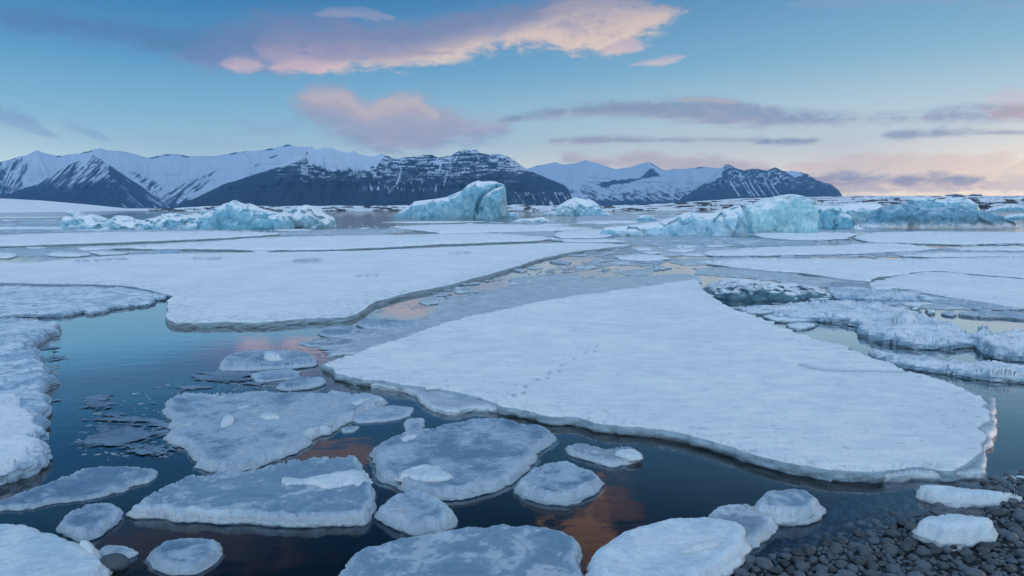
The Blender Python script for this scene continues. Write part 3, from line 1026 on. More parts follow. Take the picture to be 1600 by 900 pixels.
    rings = [(0.08, 0.86), (wall * 0.7, 0.66), (wall, 0.42), (wall * 0.8, 0.18), (wall * 0.4, 0.0), (foot * 0.5 - 0.03, -0.25), (foot, -0.6), (foot * 0.6, -under)]
    for k, (o_, zf) in enumerate(rings):
        nn = fbm(np.column_stack([Gb * 1.0, np.full(len(Gb), k * 0.8 * z)]) / (z * 1.1 + 0.015), seed + 90, 4, 0.6)
        zz_ = bz + (Zb - bz) * zf + nn * z * 0.06 * (k > 0)
        if base_z is not None and k > 4: zz_ = np.full(len(Gb), bz - 0.02)
        oo = o_ * z + nn * z * (0.10 if k == 0 else 0.34)
        verts.append(np.column_stack([Gb + NN * oo[:, None], zz_]))
        side.append(np.full(len(Gb), 0.85 if k == 0 else 1.0)); edge.append(np.zeros(len(Gb)) + 0.01)
    faces = list(fs)
    n_top = len(fs)
    m = len(used)
    prev = {u: u for u in used}
    for k in range(len(rings)):
        cur = {u: off + k * m + idx[u] for u in used}
        for a, b in bnd:
            faces.append((prev[b], prev[a], cur[a], cur[b]))
        prev = cur
    V = np.concatenate(verts)
    org = np.array([Gb[:, 0].mean(), Gb[:, 1].mean(), 0.0])
    AT = {'tone': np.full(len(V), tone), 'pit': np.concatenate([pit, np.zeros(m * len(rings))]), 'side': np.concatenate(side), 'edge': np.concatenate(edge),
          'lump': np.concatenate([lm, np.zeros(m * len(rings))])}
    if split:
        o = bpy.data.objects.new(name, None)
        o.empty_display_size = 0.2
        COL.objects.link(o)
        o.location = org
        k = len(G)
        link_mesh('snow_top' if 'snow' in name else 'top_surface', V[:k], faces[:n_top], mat, parent=o, attrs={q: w[:k] for q, w in AT.items()}, origin=org)
        sel = np.concatenate([U, np.arange(k, len(V))]); mp = {int(g): i for i, g in enumerate(sel)}
        at2 = {q: w[sel].copy() for q, w in AT.items()}
        at2['side'][:len(U)] = 0.3
        link_mesh('ice_edge', V[sel], [tuple(mp[int(i)] for i in f) for f in faces[n_top:]], mat, parent=o, smooth_shade=soft_wall, attrs=at2, origin=org)
    else:
        o = link_mesh(name, V, faces, mat, parent=parent, attrs=AT, origin=org)
        fl = np.ones(len(o.data.polygons), bool); fl[n_top:] = soft_wall
        o.data.polygons.foreach_set('use_smooth', fl)
    if label: tag(o, label, cat, group)
    return o


# ---- the two great snow floes
prints = []
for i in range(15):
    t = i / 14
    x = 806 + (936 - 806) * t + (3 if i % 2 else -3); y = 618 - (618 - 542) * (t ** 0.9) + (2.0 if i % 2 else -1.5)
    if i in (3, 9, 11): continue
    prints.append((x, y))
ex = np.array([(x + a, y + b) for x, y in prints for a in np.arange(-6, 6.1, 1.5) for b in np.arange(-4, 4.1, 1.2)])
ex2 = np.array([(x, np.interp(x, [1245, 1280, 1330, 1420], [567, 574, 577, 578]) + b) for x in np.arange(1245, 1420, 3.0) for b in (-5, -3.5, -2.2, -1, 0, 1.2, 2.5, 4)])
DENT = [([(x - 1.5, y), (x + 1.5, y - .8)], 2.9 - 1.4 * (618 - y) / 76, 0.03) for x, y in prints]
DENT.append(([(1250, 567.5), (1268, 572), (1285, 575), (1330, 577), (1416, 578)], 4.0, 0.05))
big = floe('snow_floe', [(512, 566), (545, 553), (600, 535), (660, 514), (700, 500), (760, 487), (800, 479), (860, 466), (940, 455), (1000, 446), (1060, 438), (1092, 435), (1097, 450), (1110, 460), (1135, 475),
                         (1160, 485), (1200, 499), (1250, 520), (1300, 533), (1350, 550), (1395, 565), (1418, 577), (1440, 582), (1470, 590), (1500, 602), (1530, 615), (1546, 628), (1540, 650), (1534, 675), (1524, 705),
                         (1515, 722), (1495, 727), (1455, 728), (1437, 724), (1420, 727), (1390, 730), (1354, 734), (1303, 730), (1276, 725), (1240, 720), (1205, 712), (1160, 699), (1110, 685), (1060, 673), (1006, 663),
                         (960, 659), (925, 655), (905, 648), (844, 643), (790, 631), (765, 620), (720, 611), (660, 601), (600, 593), (560, 588), (530, 580)], 0.09, MAT['snow'],
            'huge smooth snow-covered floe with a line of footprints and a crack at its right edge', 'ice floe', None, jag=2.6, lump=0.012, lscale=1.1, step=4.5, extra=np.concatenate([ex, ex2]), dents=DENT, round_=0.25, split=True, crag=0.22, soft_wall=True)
tag(floe('ice_shelf', [(503, 568), (520, 570), (560, 578), (640, 590), (760, 604), (800, 622), (775, 637), (745, 636), (709, 641), (674, 632), (652, 618), (628, 607), (578, 597), (530, 585)], 0.045, MAT['grey'],
         jag=2.4, lump=0.01, parent=big, foot=0.4), 'grey half-sunk ledge of bare ice')
tag(floe('ice_shelf', [(515, 553), (548, 536), (600, 510), (650, 500), (682, 484), (690, 470), (740, 459), (800, 446), (860, 438), (930, 434), (1000, 430), (1080, 428), (1090, 440), (1000, 452), (900, 468), (800, 486), (700, 508), (600, 545)],
         0.035, MAT['grey'], jag=2.5, lump=0.008, parent=big, foot=0.5), 'refrozen grey ice along the far edge')
tag(floe('ice_shelf', [(1395, 575), (1440, 586), (1480, 597), (1520, 612), (1556, 622), (1553, 645), (1549, 680), (1538, 712), (1526, 735), (1440, 738), (1380, 742), (1440, 700), (1500, 650), (1480, 615)], 0.05, MAT['clear'],
         jag=1.8, lump=0.02, soft_wall=True, parent=big, foot=0.3), 'glassy broken edge')

floe('snow_floe', [(-60, 441), (0, 440), (60, 442), (100, 442), (180, 444), (215, 447), (240, 455), (262, 459), (266, 461), (260, 468), (262, 480), (261, 496), (275, 501), (320, 502), (360, 501), (400, 502), (450, 498), (490, 495), (535, 494),
                   (560, 488), (585, 470), (640, 456), (700, 444), (760, 429), (800, 417), (850, 402), (900, 392), (950, 386), (985, 382), (930, 379), (870, 378.5), (800, 381.5), (700, 385), (620, 388.5), (560, 391), (500, 392),
                   (400, 393.5), (300, 395), (200, 397), (120, 403), (60, 408), (0, 409), (-60, 411)], 0.095, MAT['snow'], 'wide flat snow-covered floe with a square corner and a dark edge above the calm water', 'ice floe',
     jag=1.4, lump=0.012, lscale=1.6, step=3.5, round_=0.2, wall=0.05, foot=0.1, tone=1.0, split=True, soft_wall=True, dents=[([(462, 407.5), (500, 406.5)], 4.5, 0.0), ([(300, 404), (345, 403.5)], 2.0, 0.0), ([(700, 396), (735, 395)], 1.6, 0.0), ([(560, 431), (600, 430)], 1.5, 0.0), ([(120, 408), (200, 404)], 1.6, 0.0)])

# ---- distant sheets
SHEETS = [
    ('snow_floe', [(-60, 368), (0, 367), (100, 363), (200, 361.5), (350, 360.5), (430, 363), (432, 365.5), (400, 368.5), (340, 372), (240, 376), (100, 381), (0, 384), (-60, 385)], 'snow', 'long snow sheet just in front of the low jumbled iceberg on the left'),
    ('snow_floe', [(150, 386), (250, 380.5), (340, 375.5), (400, 371), (500, 368), (560, 366.5), (640, 366), (760, 363.5), (830, 368), (872, 372), (820, 376.5), (700, 380.5), (600, 385.5), (500, 389.5), (400, 390), (300, 388.5), (200, 387.5)], 'snow',
     'wedge-shaped snow sheet pinched between two dark cracks, beyond the wide flat floe'),
    ('snow_floe', [(610, 354), (680, 350.5), (760, 349.5), (830, 351), (900, 354.5), (930, 356), (868, 360.5), (800, 361.5), (700, 364.5), (655, 360)], 'snow', 'flat white sheet on the water in front of the tall square-topped iceberg'),
    ('snow_floe', [(869, 362), (900, 359), (942, 357), (946, 362), (951, 370), (910, 371.5), (872, 371)], 'snow', 'small squarish snow sheet left of the long sloping iceberg'),
    ('grey_floe', [(770, 362.5), (830, 361), (866, 361.5), (868, 368), (850, 369.5), (800, 366)], 'grey', 'dark grey ice patch beside the small squarish snow sheet'),
    ('snow_floe', [(1185, 421), (1120, 414), (1090, 409), (1130, 405), (1200, 402.5), (1300, 404), (1400, 404), (1500, 402), (1680, 402), (1680, 438), (1600, 433), (1530, 428), (1465, 422), (1440, 423), (1400, 429), (1360, 436), (1345, 438), (1290, 432), (1250, 426)], 'snow',
     'broad snow floe on the right whose near edge is a thin dark crack'),
    ('grey_floe', [(1085, 418), (1130, 417), (1180, 421), (1260, 430), (1350, 440), (1330, 447), (1270, 447), (1220, 438), (1150, 432), (1095, 428)], 'grey', 'grey bare ice just behind the dark glassy ice block'),
    ('snow_floe', [(1358, 440), (1375, 436), (1401, 430.5), (1440, 425), (1466, 424), (1530, 430), (1600, 436), (1680, 443), (1680, 486), (1580, 479), (1530, 471), (1480, 462), (1430, 454), (1400, 450), (1362, 448)], 'snow',
     'snow floe with a pointed left end, at the right edge beyond the cream-coloured water'),
    ('snow_floe', [(1100, 392), (1200, 385), (1300, 382.5), (1380, 379), (1430, 382), (1462, 388), (1420, 392), (1330, 396), (1200, 398.5), (1110, 399)], 'snow', 'narrow snow sheet below the long sloping iceberg'),
    ('snow_floe', [(1331, 371), (1360, 362.5), (1450, 361), (1600, 362), (1680, 366), (1680, 377), (1560, 380), (1500, 381.5), (1450, 380), (1400, 378.5), (1372, 378), (1342, 374)], 'snow', 'flat snow sheet below the dark wave-shaped iceberg'),
    ('snow_floe', [(1180, 364), (1230, 362), (1330, 363), (1326, 371), (1290, 374), (1230, 374), (1182, 369)], 'snow', 'thin snow sheet at the foot of the rounded ice dome'),
    ('snow_floe', [(960, 400), (1000, 397), (1035, 399), (1044, 403.5), (1010, 407), (975, 405)], 'snow', 'small lens-shaped snow floe at the end of the pinkish channel'),
    ('grey_floe', [(990, 386), (1060, 384), (1150, 386), (1195, 389), (1150, 395), (1080, 396), (1030, 396), (1000, 391)], 'grey', 'thin grey sheet right of the wide flat floe\'s far tip'),
    ('grey_floe', [(800, 436), (838, 430), (890, 427), (906, 435), (892, 442), (850, 444), (805, 443)], 'grey', 'blue-grey lens of ice in the middle of the pinkish channel'),
    ('grey_floe', [(965, 424), (1000, 419), (1022, 418), (1018, 427), (985, 430)], 'grey', 'small grey ice piece near the far tip of the huge floe'),
    ('grey_floe', [(1050, 407), (1100, 402), (1180, 402), (1150, 408), (1090, 413), (1060, 413)], 'grey', 'grey sheet between the pinkish channel and the broad snow floe'),
    ('grey_floe', [(-60, 388), (60, 388), (140, 389), (200, 391), (280, 391), (190, 394.5), (110, 398), (40, 399), (-60, 400)], 'grey', 'long grey refrozen strip at the left edge, far side of the wide flat floe'),
    ('grey_floe', [(430, 362), (500, 359), (560, 357), (600, 357), (640, 361), (600, 365), (530, 366), (470, 366.5), (435, 366)], 'grey', 'dark blue-grey strip of broken ice between the two left-hand icebergs'),
    ('snow_floe', [(-60, 354), (40, 353.5), (110, 354), (130, 356), (60, 357.5), (-60, 358)], 'snow', 'thin far white ice strip at the left edge beside the low jumbled iceberg'),
    ('snow_floe', [(-60, 339), (60, 338.6), (130, 339), (60, 340.4), (-60, 341)], 'snow', 'hairline white ice strip below the glacier tongue'),
    ('snow_floe', [(900, 346), (960, 344), (1000, 345), (985, 348), (930, 350)], 'snow', 'far white sheet between the small white-topped iceberg and the long sloping one'),
    ('grey_floe', [(1375, 470), (1430, 467), (1500, 472), (1542, 478), (1530, 482), (1480, 482), (1430, 479), (1390, 475)], 'grey', 'grey low slab along the far side of the cream-coloured water'),
    ('grey_floe', [(1490, 487), (1540, 483.5), (1600, 485), (1680, 487), (1680, 497), (1580, 494), (1530, 492)], 'slush', 'thin lumpy strip of ice across the cream-coloured water by the right edge'),
    ('snow_floe', [(1400, 398), (1480, 394), (1600, 395), (1680, 396), (1680, 400), (1560, 400), (1450, 401)], 'snow', 'narrow white strip behind the broad snow floe at right'),
    ('snow_floe', [(600, 346.5), (680, 345.5), (760, 345.5), (700, 348), (630, 348.5)], 'snow', 'hairline ice strip right in front of the tall square-topped iceberg'),
    ('snow_floe', [(1480, 386), (1560, 384), (1680, 384), (1680, 390), (1560, 391), (1500, 390)], 'snow', 'white sheet at the right edge below the dark wave-shaped iceberg'),
]
SHEETS += [
    ('grey_floe', [(1290, 441), (1330, 439), (1352, 443), (1380, 449), (1350, 453), (1300, 450)], 'slush', 'small grey slab between the dark glassy block and the pointed snow floe\'s tip'),
    ('grey_floe', [(1420, 459), (1470, 462), (1530, 471), (1590, 480), (1560, 482), (1490, 474), (1430, 466)], 'slush', 'narrow grey ledge below the pointed snow floe'),
    ('snow_floe', [(870, 373), (900, 372.5), (948, 373), (975, 377), (930, 378), (880, 377)], 'snow', 'thin white strip just below the small squarish snow sheet'),
]
for nm, pts, mk, lb in SHEETS:
    ym = np.mean([q[1] for q in pts])
    z = 0.05 if ym > 380 else 0.075
    if mk == 'grey': z *= 0.45
    floe(nm, pts, z, MAT[mk], lb, 'ice floe', jag=2.6 if mk == 'snow' else 3.4, lump=z * 0.15, lscale=1.5, step=3.4 if ym < 400 else 4, foot=0.05, fine=1.3)

# ---- small floes drifting in the gaps
def scatter(poly, n, wmin, wmax, label, group, seed, mats=('snow', 'slush', 'grey')):
    rs = np.random.RandomState(seed)
    P = np.array(poly, float); lo, hi = P.min(0), P.max(0)
    done = []
    t = 0
    while len(done) < n and t < n * 60:
        t += 1
        x, y = rs.uniform(lo[0], hi[0]), rs.uniform(lo[1], hi[1])
        if not inpoly(np.array([x]), np.array([y]), poly)[0]: continue
        w = wmin + (wmax - wmin) * rs.rand() ** 2
        k = float(np.clip((y - HORIZ) / F * 1.7, 0.03, 0.4))
        hgt = max(w * k * rs.uniform(0.6, 1.3), 0.9)
        if any(abs(x - a) < (w + c) * 0.9 and abs(y - b) < (hgt + e) * 0.9 for a, b, c, e in done): continue
        done.append((x, y, w, hgt))
        m = rs.randint(7, 11)
        an = np.arange(m) / m * 2 * np.pi + rs.uniform(-.25, .25, m)
        rr = rs.uniform(0.65, 1.15, m)
        pts = [(x + math.cos(a) * w * r_, y + math.sin(a) * hgt * r_) for a, r_ in zip(an, rr)]
        mk = mats[rs.randint(len(mats))]
        floe('small_floe', pts, rs.uniform(0.02, 0.06), MAT[mk], label, 'ice floe', group, jag=2.4, lump=0.008, step=max(2.4, min(4, w / 4)), foot=0.05, fine=1.3)


scatter([(940, 371), (1200, 371), (1640, 381), (1640, 400), (1200, 402), (1010, 396), (960, 388)], 75, 4, 34, 'small flat floe drifting among many before the icebergs on the right', 'small floes before the right-hand icebergs', 201)
scatter([(640, 462), (760, 432), (860, 405), (960, 388), (1080, 400), (1060, 425), (900, 436), (760, 452), (680, 475)], 44, 4, 24, 'small flat floe drifting in the pinkish channel', 'small floes in the pinkish channel', 202, ('slush', 'grey', 'slush'))
scatter([(1180, 452), (1340, 442), (1500, 466), (1600, 488), (1440, 490), (1300, 470)], 36, 6, 30, 'small lumpy floe among the rubble ice on the right', 'small floes in the rubble ice', 203, ('slush', 'snow'))
scatter([(-20, 344), (100, 344), (250, 361), (540, 357), (800, 346), (930, 349), (760, 362), (430, 361), (-20, 362)], 34, 8, 50, 'small low floe at the foot of the far icebergs', 'small floes by the far icebergs', 204, ('snow', 'grey'))
scatter([(-20, 386), (130, 386), (420, 391), (200, 396), (-20, 404)], 12, 10, 50, 'small flat floe in the long dark crack at left', 'small floes in the long crack', 205, ('slush', 'snow'))
scatter([(900, 326 + 5), (1050, 331), (1300, 340), (1320, 350), (980, 349), (900, 340)], 16, 8, 40, 'small distant floe beyond the long sloping iceberg', 'small floes beyond the sloping iceberg', 206, ('snow', 'grey'))

# ---- left shore of broken floes
floe('grey_floe', [(-60, 446), (0, 446), (60, 447), (150, 447), (200, 451), (245, 457), (262, 463), (240, 467), (228, 474), (180, 478), (140, 486), (128, 483), (100, 488), (50, 490), (-60, 493)], 0.06, MAT['rubble'],
     'half-snowy grey slab tucked under the square corner of the wide flat floe', 'ice floe', jag=3, lump=0.02, bumpy=(0.8, 0.03), step=3, tone=0.22)
floe('slush_floe', [(-60, 497), (0, 497), (60, 498), (86, 503), (80, 514), (56, 528), (45, 543), (60, 552), (74, 570), (72, 600), (66, 628), (57, 655), (60, 685), (61, 704), (42, 722), (10, 732), (-60, 740)], 0.09, MAT['rubble'],
     'large rough grey floe along the left edge, ending in a whiter lump', 'ice floe', jag=4, lump=0.03, lscale=0.4, bumpy=(0.30, 0.03), step=3, tone=0.34)
floe('ice_lump', [(-60, 625), (0, 615), (30, 620), (50, 645), (66, 668), (62, 700), (40, 715), (10, 725), (-60, 738)], 0.12, MAT['rubble'], 'white rounded lump at the tip of the rough grey floe on the left', 'ice block', jag=4, lump=0.03, bumpy=(0.3, 0.03), step=3, round_=0.3)

# ---- pancakes and slabs near the shore
NEAR = [
    ('slush_floe', [(256, 625), (275, 616), (330, 612), (400, 611), (500, 612), (560, 613), (602, 618), (595, 628), (562, 640), (540, 655), (500, 674), (450, 704), (400, 721), (360, 730), (330, 728), (310, 715), (302, 700), (290, 688), (268, 678), (262, 650)],
     0.045, 'slush', 'big ragged grey slush floe carrying small pale lumps', dict(round_=0.75, foot=0.7, wall=0.4, under=0.9, jag=4, lump=0.014, lscale=0.25, rim=0.010, rimw=0.04, bumpy=(0.12, 0.016), tone=0.10)),
    ('ice_slab', [(202, 790), (240, 768), (300, 747), (380, 735), (430, 727), (480, 719), (545, 711), (562, 722), (578, 745), (583, 775), (578, 800), (562, 807), (500, 809), (400, 807), (330, 803), (270, 799), (225, 795)],
     0.055, 'blue', 'smooth blue-grey wedge-shaped slab with a white crust along its back and a blunt right end', dict(jag=2.6, lump=0.008, lscale=0.3, rim=0.028, rimw=0.03, split=True)),
    ('slush_floe', [(585, 700), (602, 684), (640, 673), (690, 664), (740, 655), (790, 655), (840, 664), (867, 673), (850, 688), (836, 700), (831, 715), (806, 735), (770, 754), (720, 767), (680, 768), (640, 758), (602, 742), (588, 720)],
     0.05, 'slush', 'large rounded grey floe in mid-water with a pale lump near its left side', dict(round_=0.75, foot=0.9, wall=0.4, under=0.9, jag=3.2, lump=0.012, lscale=0.25, rim=0.02, rimw=0.05, bumpy=(0.15, 0.012))),
    ('pancake_ice', [(808, 755), (820, 740), (850, 728), (885, 723), (915, 732), (935, 745), (936, 757), (912, 770), (885, 779), (850, 777), (820, 768)], 0.045, 'slush', 'oval pancake of ice right of the large rounded grey floe', dict(round_=0.6, foot=0.5, wall=0.3, under=0.9, jag=2.2, rim=0.035, rimw=0.04, lump=0.012, lscale=0.12, bumpy=(0.1, 0.008), tone=0.10)),
    ('pancake_ice', [(592, 795), (606, 781), (640, 767), (670, 775), (700, 786), (713, 800), (706, 812), (685, 820), (650, 823), (620, 815), (600, 806)], 0.05, 'slush', 'small round pancake with a raised white rim, beside the blunt end of the blue-grey slab', dict(jag=2.0, rim=0.04, rimw=0.04, lump=0.005, lscale=0.15, tone=0.08)),
    ('ice_slab', [(527, 905), (548, 866), (590, 850), (650, 836), (720, 825), (790, 818), (850, 821), (885, 829), (906, 843), (903, 868), (906, 890), (930, 960), (480, 985)], 0.055, 'blue', 'broad pale blue slab cut by the bottom edge of the picture, left of the orange reflection', dict(jag=2.8, rim=0.018, rimw=0.05, lump=0.012, lscale=0.3, split=True)),
    ('ice_slab', [(925, 870), (935, 850), (970, 830), (1020, 812), (1060, 807), (1110, 806), (1150, 811), (1170, 826), (1160, 848), (1135, 872), (1100, 892), (1060, 915), (980, 925), (935, 900)], 0.085, 'pale', 'pale milky ice slab at the water\'s edge, right of the orange reflection', dict(jag=2.0, rim=0.012, rimw=0.05, lump=0.012, lscale=0.2, round_=0.5)),
    ('clear_ice_slab', [(1108, 800), (1130, 786), (1165, 784), (1195, 793), (1213, 808), (1205, 822), (1175, 842), (1140, 846), (1120, 830)], 0.05, 'clear', 'glassy dark piece of ice wedged behind the pale milky slab', dict(jag=2.4, lump=0.02, lscale=0.12, rim=0.012, rimw=0.03)),
    ('ice_slab', [(1177, 783), (1195, 766), (1230, 760), (1258, 764), (1280, 778), (1274, 790), (1250, 797), (1215, 797), (1190, 792)], 0.085, 'blue', 'many-sided blue-white block standing behind the glassy dark piece', dict(jag=1.4, lump=0.012, lscale=0.15, rim=0.012, rimw=0.03, round_=0.5)),
    ('slush_floe', [(-80, 812), (0, 812), (40, 816), (80, 826), (122, 842), (150, 858), (160, 882), (150, 908), (120, 985), (-120, 985)], 0.09, 'pale', 'thick whitish floe in the bottom left corner', dict(jag=3, lump=0.02, lscale=0.25, bumpy=(0.25, 0.012), round_=0.6)),
    ('pancake_ice', [(92, 815), (110, 795), (140, 785), (175, 783), (190, 795), (182, 808), (150, 828), (120, 834)], 0.045, 'slush', 'small whitish floe just above the thick corner floe', dict(jag=2.2, lump=0.02, lscale=0.12)),
    ('pancake_ice', [(238, 862), (255, 845), (290, 840), (330, 842), (342, 855), (334, 870), (310, 884), (270, 886), (245, 876)], 0.035, 'slush', 'small round grey pancake below the wedge-shaped slab', dict(round_=0.7, foot=0.7, wall=0.4, under=0.9, jag=2.4, rim=0.014, rimw=0.03, lump=0.01, lscale=0.12)),
    ('slush_floe', [(-20, 786), (0, 780), (60, 755), (120, 738), (180, 727), (238, 729), (250, 738), (230, 752), (180, 768), (120, 778), (60, 788), (0, 796), (-20, 797)], 0.016, 'slush', 'long thin dark-grey floe lying low in the water at left', dict(jag=4, lump=0.014, lscale=0.2, rim=0.003, rimw=0.03, bumpy=(0.12, 0.010), tone=-0.16)),
    ('pancake_ice', [(545, 652), (570, 638), (610, 631), (645, 635), (640, 648), (600, 656), (560, 658)], 0.02, 'slush', 'thin flat grey piece above the large rounded grey floe', dict(jag=2.4, lump=0.005)),
    ('pancake_ice', [(630, 659), (642, 651), (660, 652), (665, 662), (652, 671), (636, 671)], 0.025, 'slush', 'tiny round piece touching the top of the large rounded grey floe', dict(jag=1.4, lump=0.005)),
    ('pancake_ice', [(534, 667), (548, 663), (560, 665), (552, 672), (538, 673)], 0.015, 'slush', 'tiny thin piece off the lower edge of the big ragged floe', dict(jag=1.4, lump=0.003)),
    ('clear_ice_slab', [(885, 695), (910, 691), (950, 699), (985, 696), (1003, 707), (996, 715), (960, 722), (920, 715), (895, 706)], 0.035, 'clear', 'small grey floe with a white right end, under the dark edge of the huge floe', dict(jag=2.2, lump=0.01, lscale=0.12)),
    ('slush_floe', [(346, 566), (360, 553), (400, 547), (430, 546), (480, 548), (496, 555), (490, 566), (450, 570), (400, 574), (350, 574)], 0.05, 'slush', 'grey slab with a little peak, in the calm water left of the huge floe', dict(jag=3, lump=0.02, lscale=0.3, bumpy=(0.25, 0.02))),
    ('pancake_ice', [(432, 599), (450, 591), (475, 586), (505, 587), (507, 593), (485, 600), (450, 603)], 0.05, 'slush', 'smooth pale lens-shaped piece above the big ragged floe', dict(jag=1.5, lump=0.006, round_=0.6)),
    ('pancake_ice', [(390, 585), (410, 577), (450, 575), (470, 580), (460, 589), (425, 592), (400, 592)], 0.025, 'slush', 'ragged thin piece just below the slab with a little peak', dict(jag=3, lump=0.012)),
    ('pancake_ice', [(558, 502), (570, 495), (600, 497), (640, 499), (656, 503), (640, 509), (600, 511), (570, 508)], 0.06, 'slush', 'low whitish piece at the near end of the pink channel', dict(jag=2, lump=0.01)),
    ('pancake_ice', [(494, 514), (515, 508), (545, 506), (560, 511), (550, 519), (525, 523), (505, 520)], 0.05, 'slush', 'small grey piece by the near edge of the wide flat floe', dict(jag=2, lump=0.01)),
    ('pancake_ice', [(470, 533), (490, 527), (530, 526), (556, 529), (548, 537), (510, 540), (480, 539)], 0.025, 'clear', 'dark slushy patch between the pink channel and the calm water', dict(jag=3, lump=0.01)),
    ('pancake_ice', [(504, 567), (512, 562), (524, 563), (527, 569), (515, 572)], 0.05, 'slush', 'tiny white piece at the left point of the huge floe', dict(jag=1.2, lump=0.006, round_=0.6)),
    ('clear_ice_slab', [(158, 856), (172, 848), (195, 851), (212, 858), (195, 866), (170, 868)], 0.03, 'clear', 'small glassy piece right of the thick corner floe', dict(jag=1.8, lump=0.01)),
    ('ice_lump', [(116, 838), (140, 836), (148, 845), (146, 856), (130, 852)], 0.12, 'pale', 'little white lump stuck to the side of the thick corner floe', dict(jag=1.5, lump=0.01, round_=0.6)),
]
for nm, pts, z, mk, lb, kw in NEAR:
    kw = dict(dict(round_=0.55, wall=0.28, foot=0.25, crag=0.12, soft_wall=True), **kw)
    kw['jag'] = kw['jag'] * 0.75
    floe(nm, pts, z, MAT[mk], lb, 'ice slab' if 'slab' in nm else ('ice block' if 'lump' in nm else 'ice floe'), step=2.7, **kw)

# lumps resting on floes
def on(z, name, pts, h, mk, lb, **kw):
    # rests with its underside on a surface at height z
    o = floe(name, pts, z + h, MAT[mk], lb, 'ice lump', base_z=z - 0.004, step=2.4, round_=0.6, **kw)
    return o


on(0.045, 'ice_lump', [(341, 655), (350, 646), (362, 646), (370, 654), (362, 662), (348, 663)], 0.028, 'pale', 'pale rounded lump on the left part of the big ragged slush floe', jag=1.2)
on(0.045, 'ice_lump', [(399, 650), (410, 640), (425, 643), (440, 645), (434, 654), (415, 657)], 0.02, 'pale', 'pale knobbly lump in the middle of the big ragged slush floe', jag=1.8, lump=0.01)
on(0.045, 'ice_lump', [(545, 630), (560, 621), (578, 619), (580, 626), (562, 633)], 0.02, 'pale', 'pale flat lump near the right tip of the big ragged slush floe', jag=1.6)
on(0.05, 'ice_lump', [(618, 741), (640, 726), (665, 722), (690, 730), (712, 743), (690, 748), (650, 746)], 0.022, 'pale', 'broad pale crust lump on the large rounded grey floe', jag=1.8, lump=0.008)
on(0.05, 'ice_lump', [(618, 683), (635, 677), (656, 677), (650, 686), (630, 689)], 0.014, 'pale', 'small flat pale lump at the back of the large rounded grey floe', jag=1.2)
on(0.055, 'snow_crust', [(432, 752), (450, 742), (490, 740), (530, 733), (560, 731), (577, 745), (570, 753), (540, 755), (520, 760), (505, 766), (480, 757), (455, 754)], 0.016, 'pale', 'white snow crust on the back of the wedge-shaped slab', jag=3.4, lump=0.012)
on(0.085, 'ice_lump', [(1046, 858), (1065, 846), (1100, 838), (1132, 838), (1130, 848), (1105, 860), (1070, 866)], 0.014, 'pale', 'smooth white lens frozen on top of the milky slab', jag=1.4)
on(0.035, 'ice_lump', [(958, 706), (975, 698), (998, 702), (1002, 710), (985, 714)], 0.02, 'pale', 'white rounded lump on the small grey floe under the huge floe\'s edge', jag=1.2)
on(0.05, 'ice_lump', [(408, 552), (420, 545), (433, 550), (440, 556), (415, 557)], 0.04, 'pale', 'little white peak on the slab in the calm water', jag=1.2)

# ---- rubble floes on the right
floe('rubble_floe', [(1200, 482), (1240, 474), (1300, 470), (1370, 474), (1402, 480), (1430, 484), (1442, 494), (1482, 505), (1512, 517), (1524, 524), (1515, 533), (1480, 536), (1440, 537), (1400, 532), (1362, 524), (1345, 517), (1348, 507), (1320, 499), (1260, 494), (1215, 490)],
     0.08, MAT['rubble'], 'rough heaped-up ridge of broken ice across the cream-coloured water', 'ice ridge', jag=4, lump=0.05, lscale=0.6, bumpy=(0.50, 0.07), step=2.4, tone=0.12)
floe('ice_lump', [(1396, 486), (1405, 478), (1420, 475), (1434, 480), (1436, 490), (1415, 494)], 0.24, MAT['pale'], 'smooth rounded hump on top of the heaped-up ridge', 'ice block', jag=1.5, step=2.5, round_=0.9)
floe('rubble_floe', [(1519, 530), (1530, 518), (1541, 511), (1556, 524), (1572, 520), (1620, 517), (1680, 518), (1680, 560), (1600, 554), (1560, 549), (1532, 541)], 0.08, MAT['rubble'], 'jagged ice heap with a peak at the right edge beside the cream-coloured water', 'ice ridge',
     jag=4, lump=0.04, bumpy=(0.45, 0.09), step=2.4, tone=0.12)
floe('rubble_floe', [(1357, 549), (1400, 552), (1450, 559), (1500, 565), (1560, 567), (1600, 573), (1680, 582), (1680, 600), (1600, 591), (1540, 585), (1480, 577), (1430, 570), (1390, 562)], 0.06, MAT['rubble'], 'long curved strip of white ice beside the cracked side of the huge floe', 'ice floe',
     jag=3, lump=0.03, bumpy=(0.4, 0.06), step=2.6, tone=0.12)
floe('pancake_ice', [(1194, 492), (1230, 489), (1268, 490), (1270, 497), (1240, 501), (1206, 498)], 0.05, MAT['rubble'], 'small flat piece beside the huge floe, below the dark glassy block', 'ice floe', jag=2.5, lump=0.01, step=3)
floe('pancake_ice', [(1232, 505), (1275, 504), (1264, 512), (1240, 511)], 0.04, MAT['rubble'], 'tiny flat piece against the right side of the huge floe, below its flat neighbour', 'ice floe', jag=2.5, lump=0.01, step=3)
floe('rubble_floe', [(1150, 480), (1200, 476), (1260, 478), (1320, 490), (1350, 500), (1300, 500), (1250, 492), (1200, 489), (1165, 487)], 0.05, MAT['rubble'], 'low grey ice in front of the heaped-up ridge', 'ice floe', jag=4, lump=0.03, bumpy=(0.5, 0.04), step=2.8, tone=0.15)
floe('grey_floe', [(1280, 452), (1340, 449), (1400, 453), (1440, 459), (1500, 468), (1440, 467), (1380, 467), (1320, 466), (1290, 462)], 0.06, MAT['rubble'], 'grey lumpy slab between the dark glassy block and the pointed snow floe', 'ice floe', jag=4, lump=0.03, bumpy=(0.5, 0.06), step=2.6, tone=0.26)

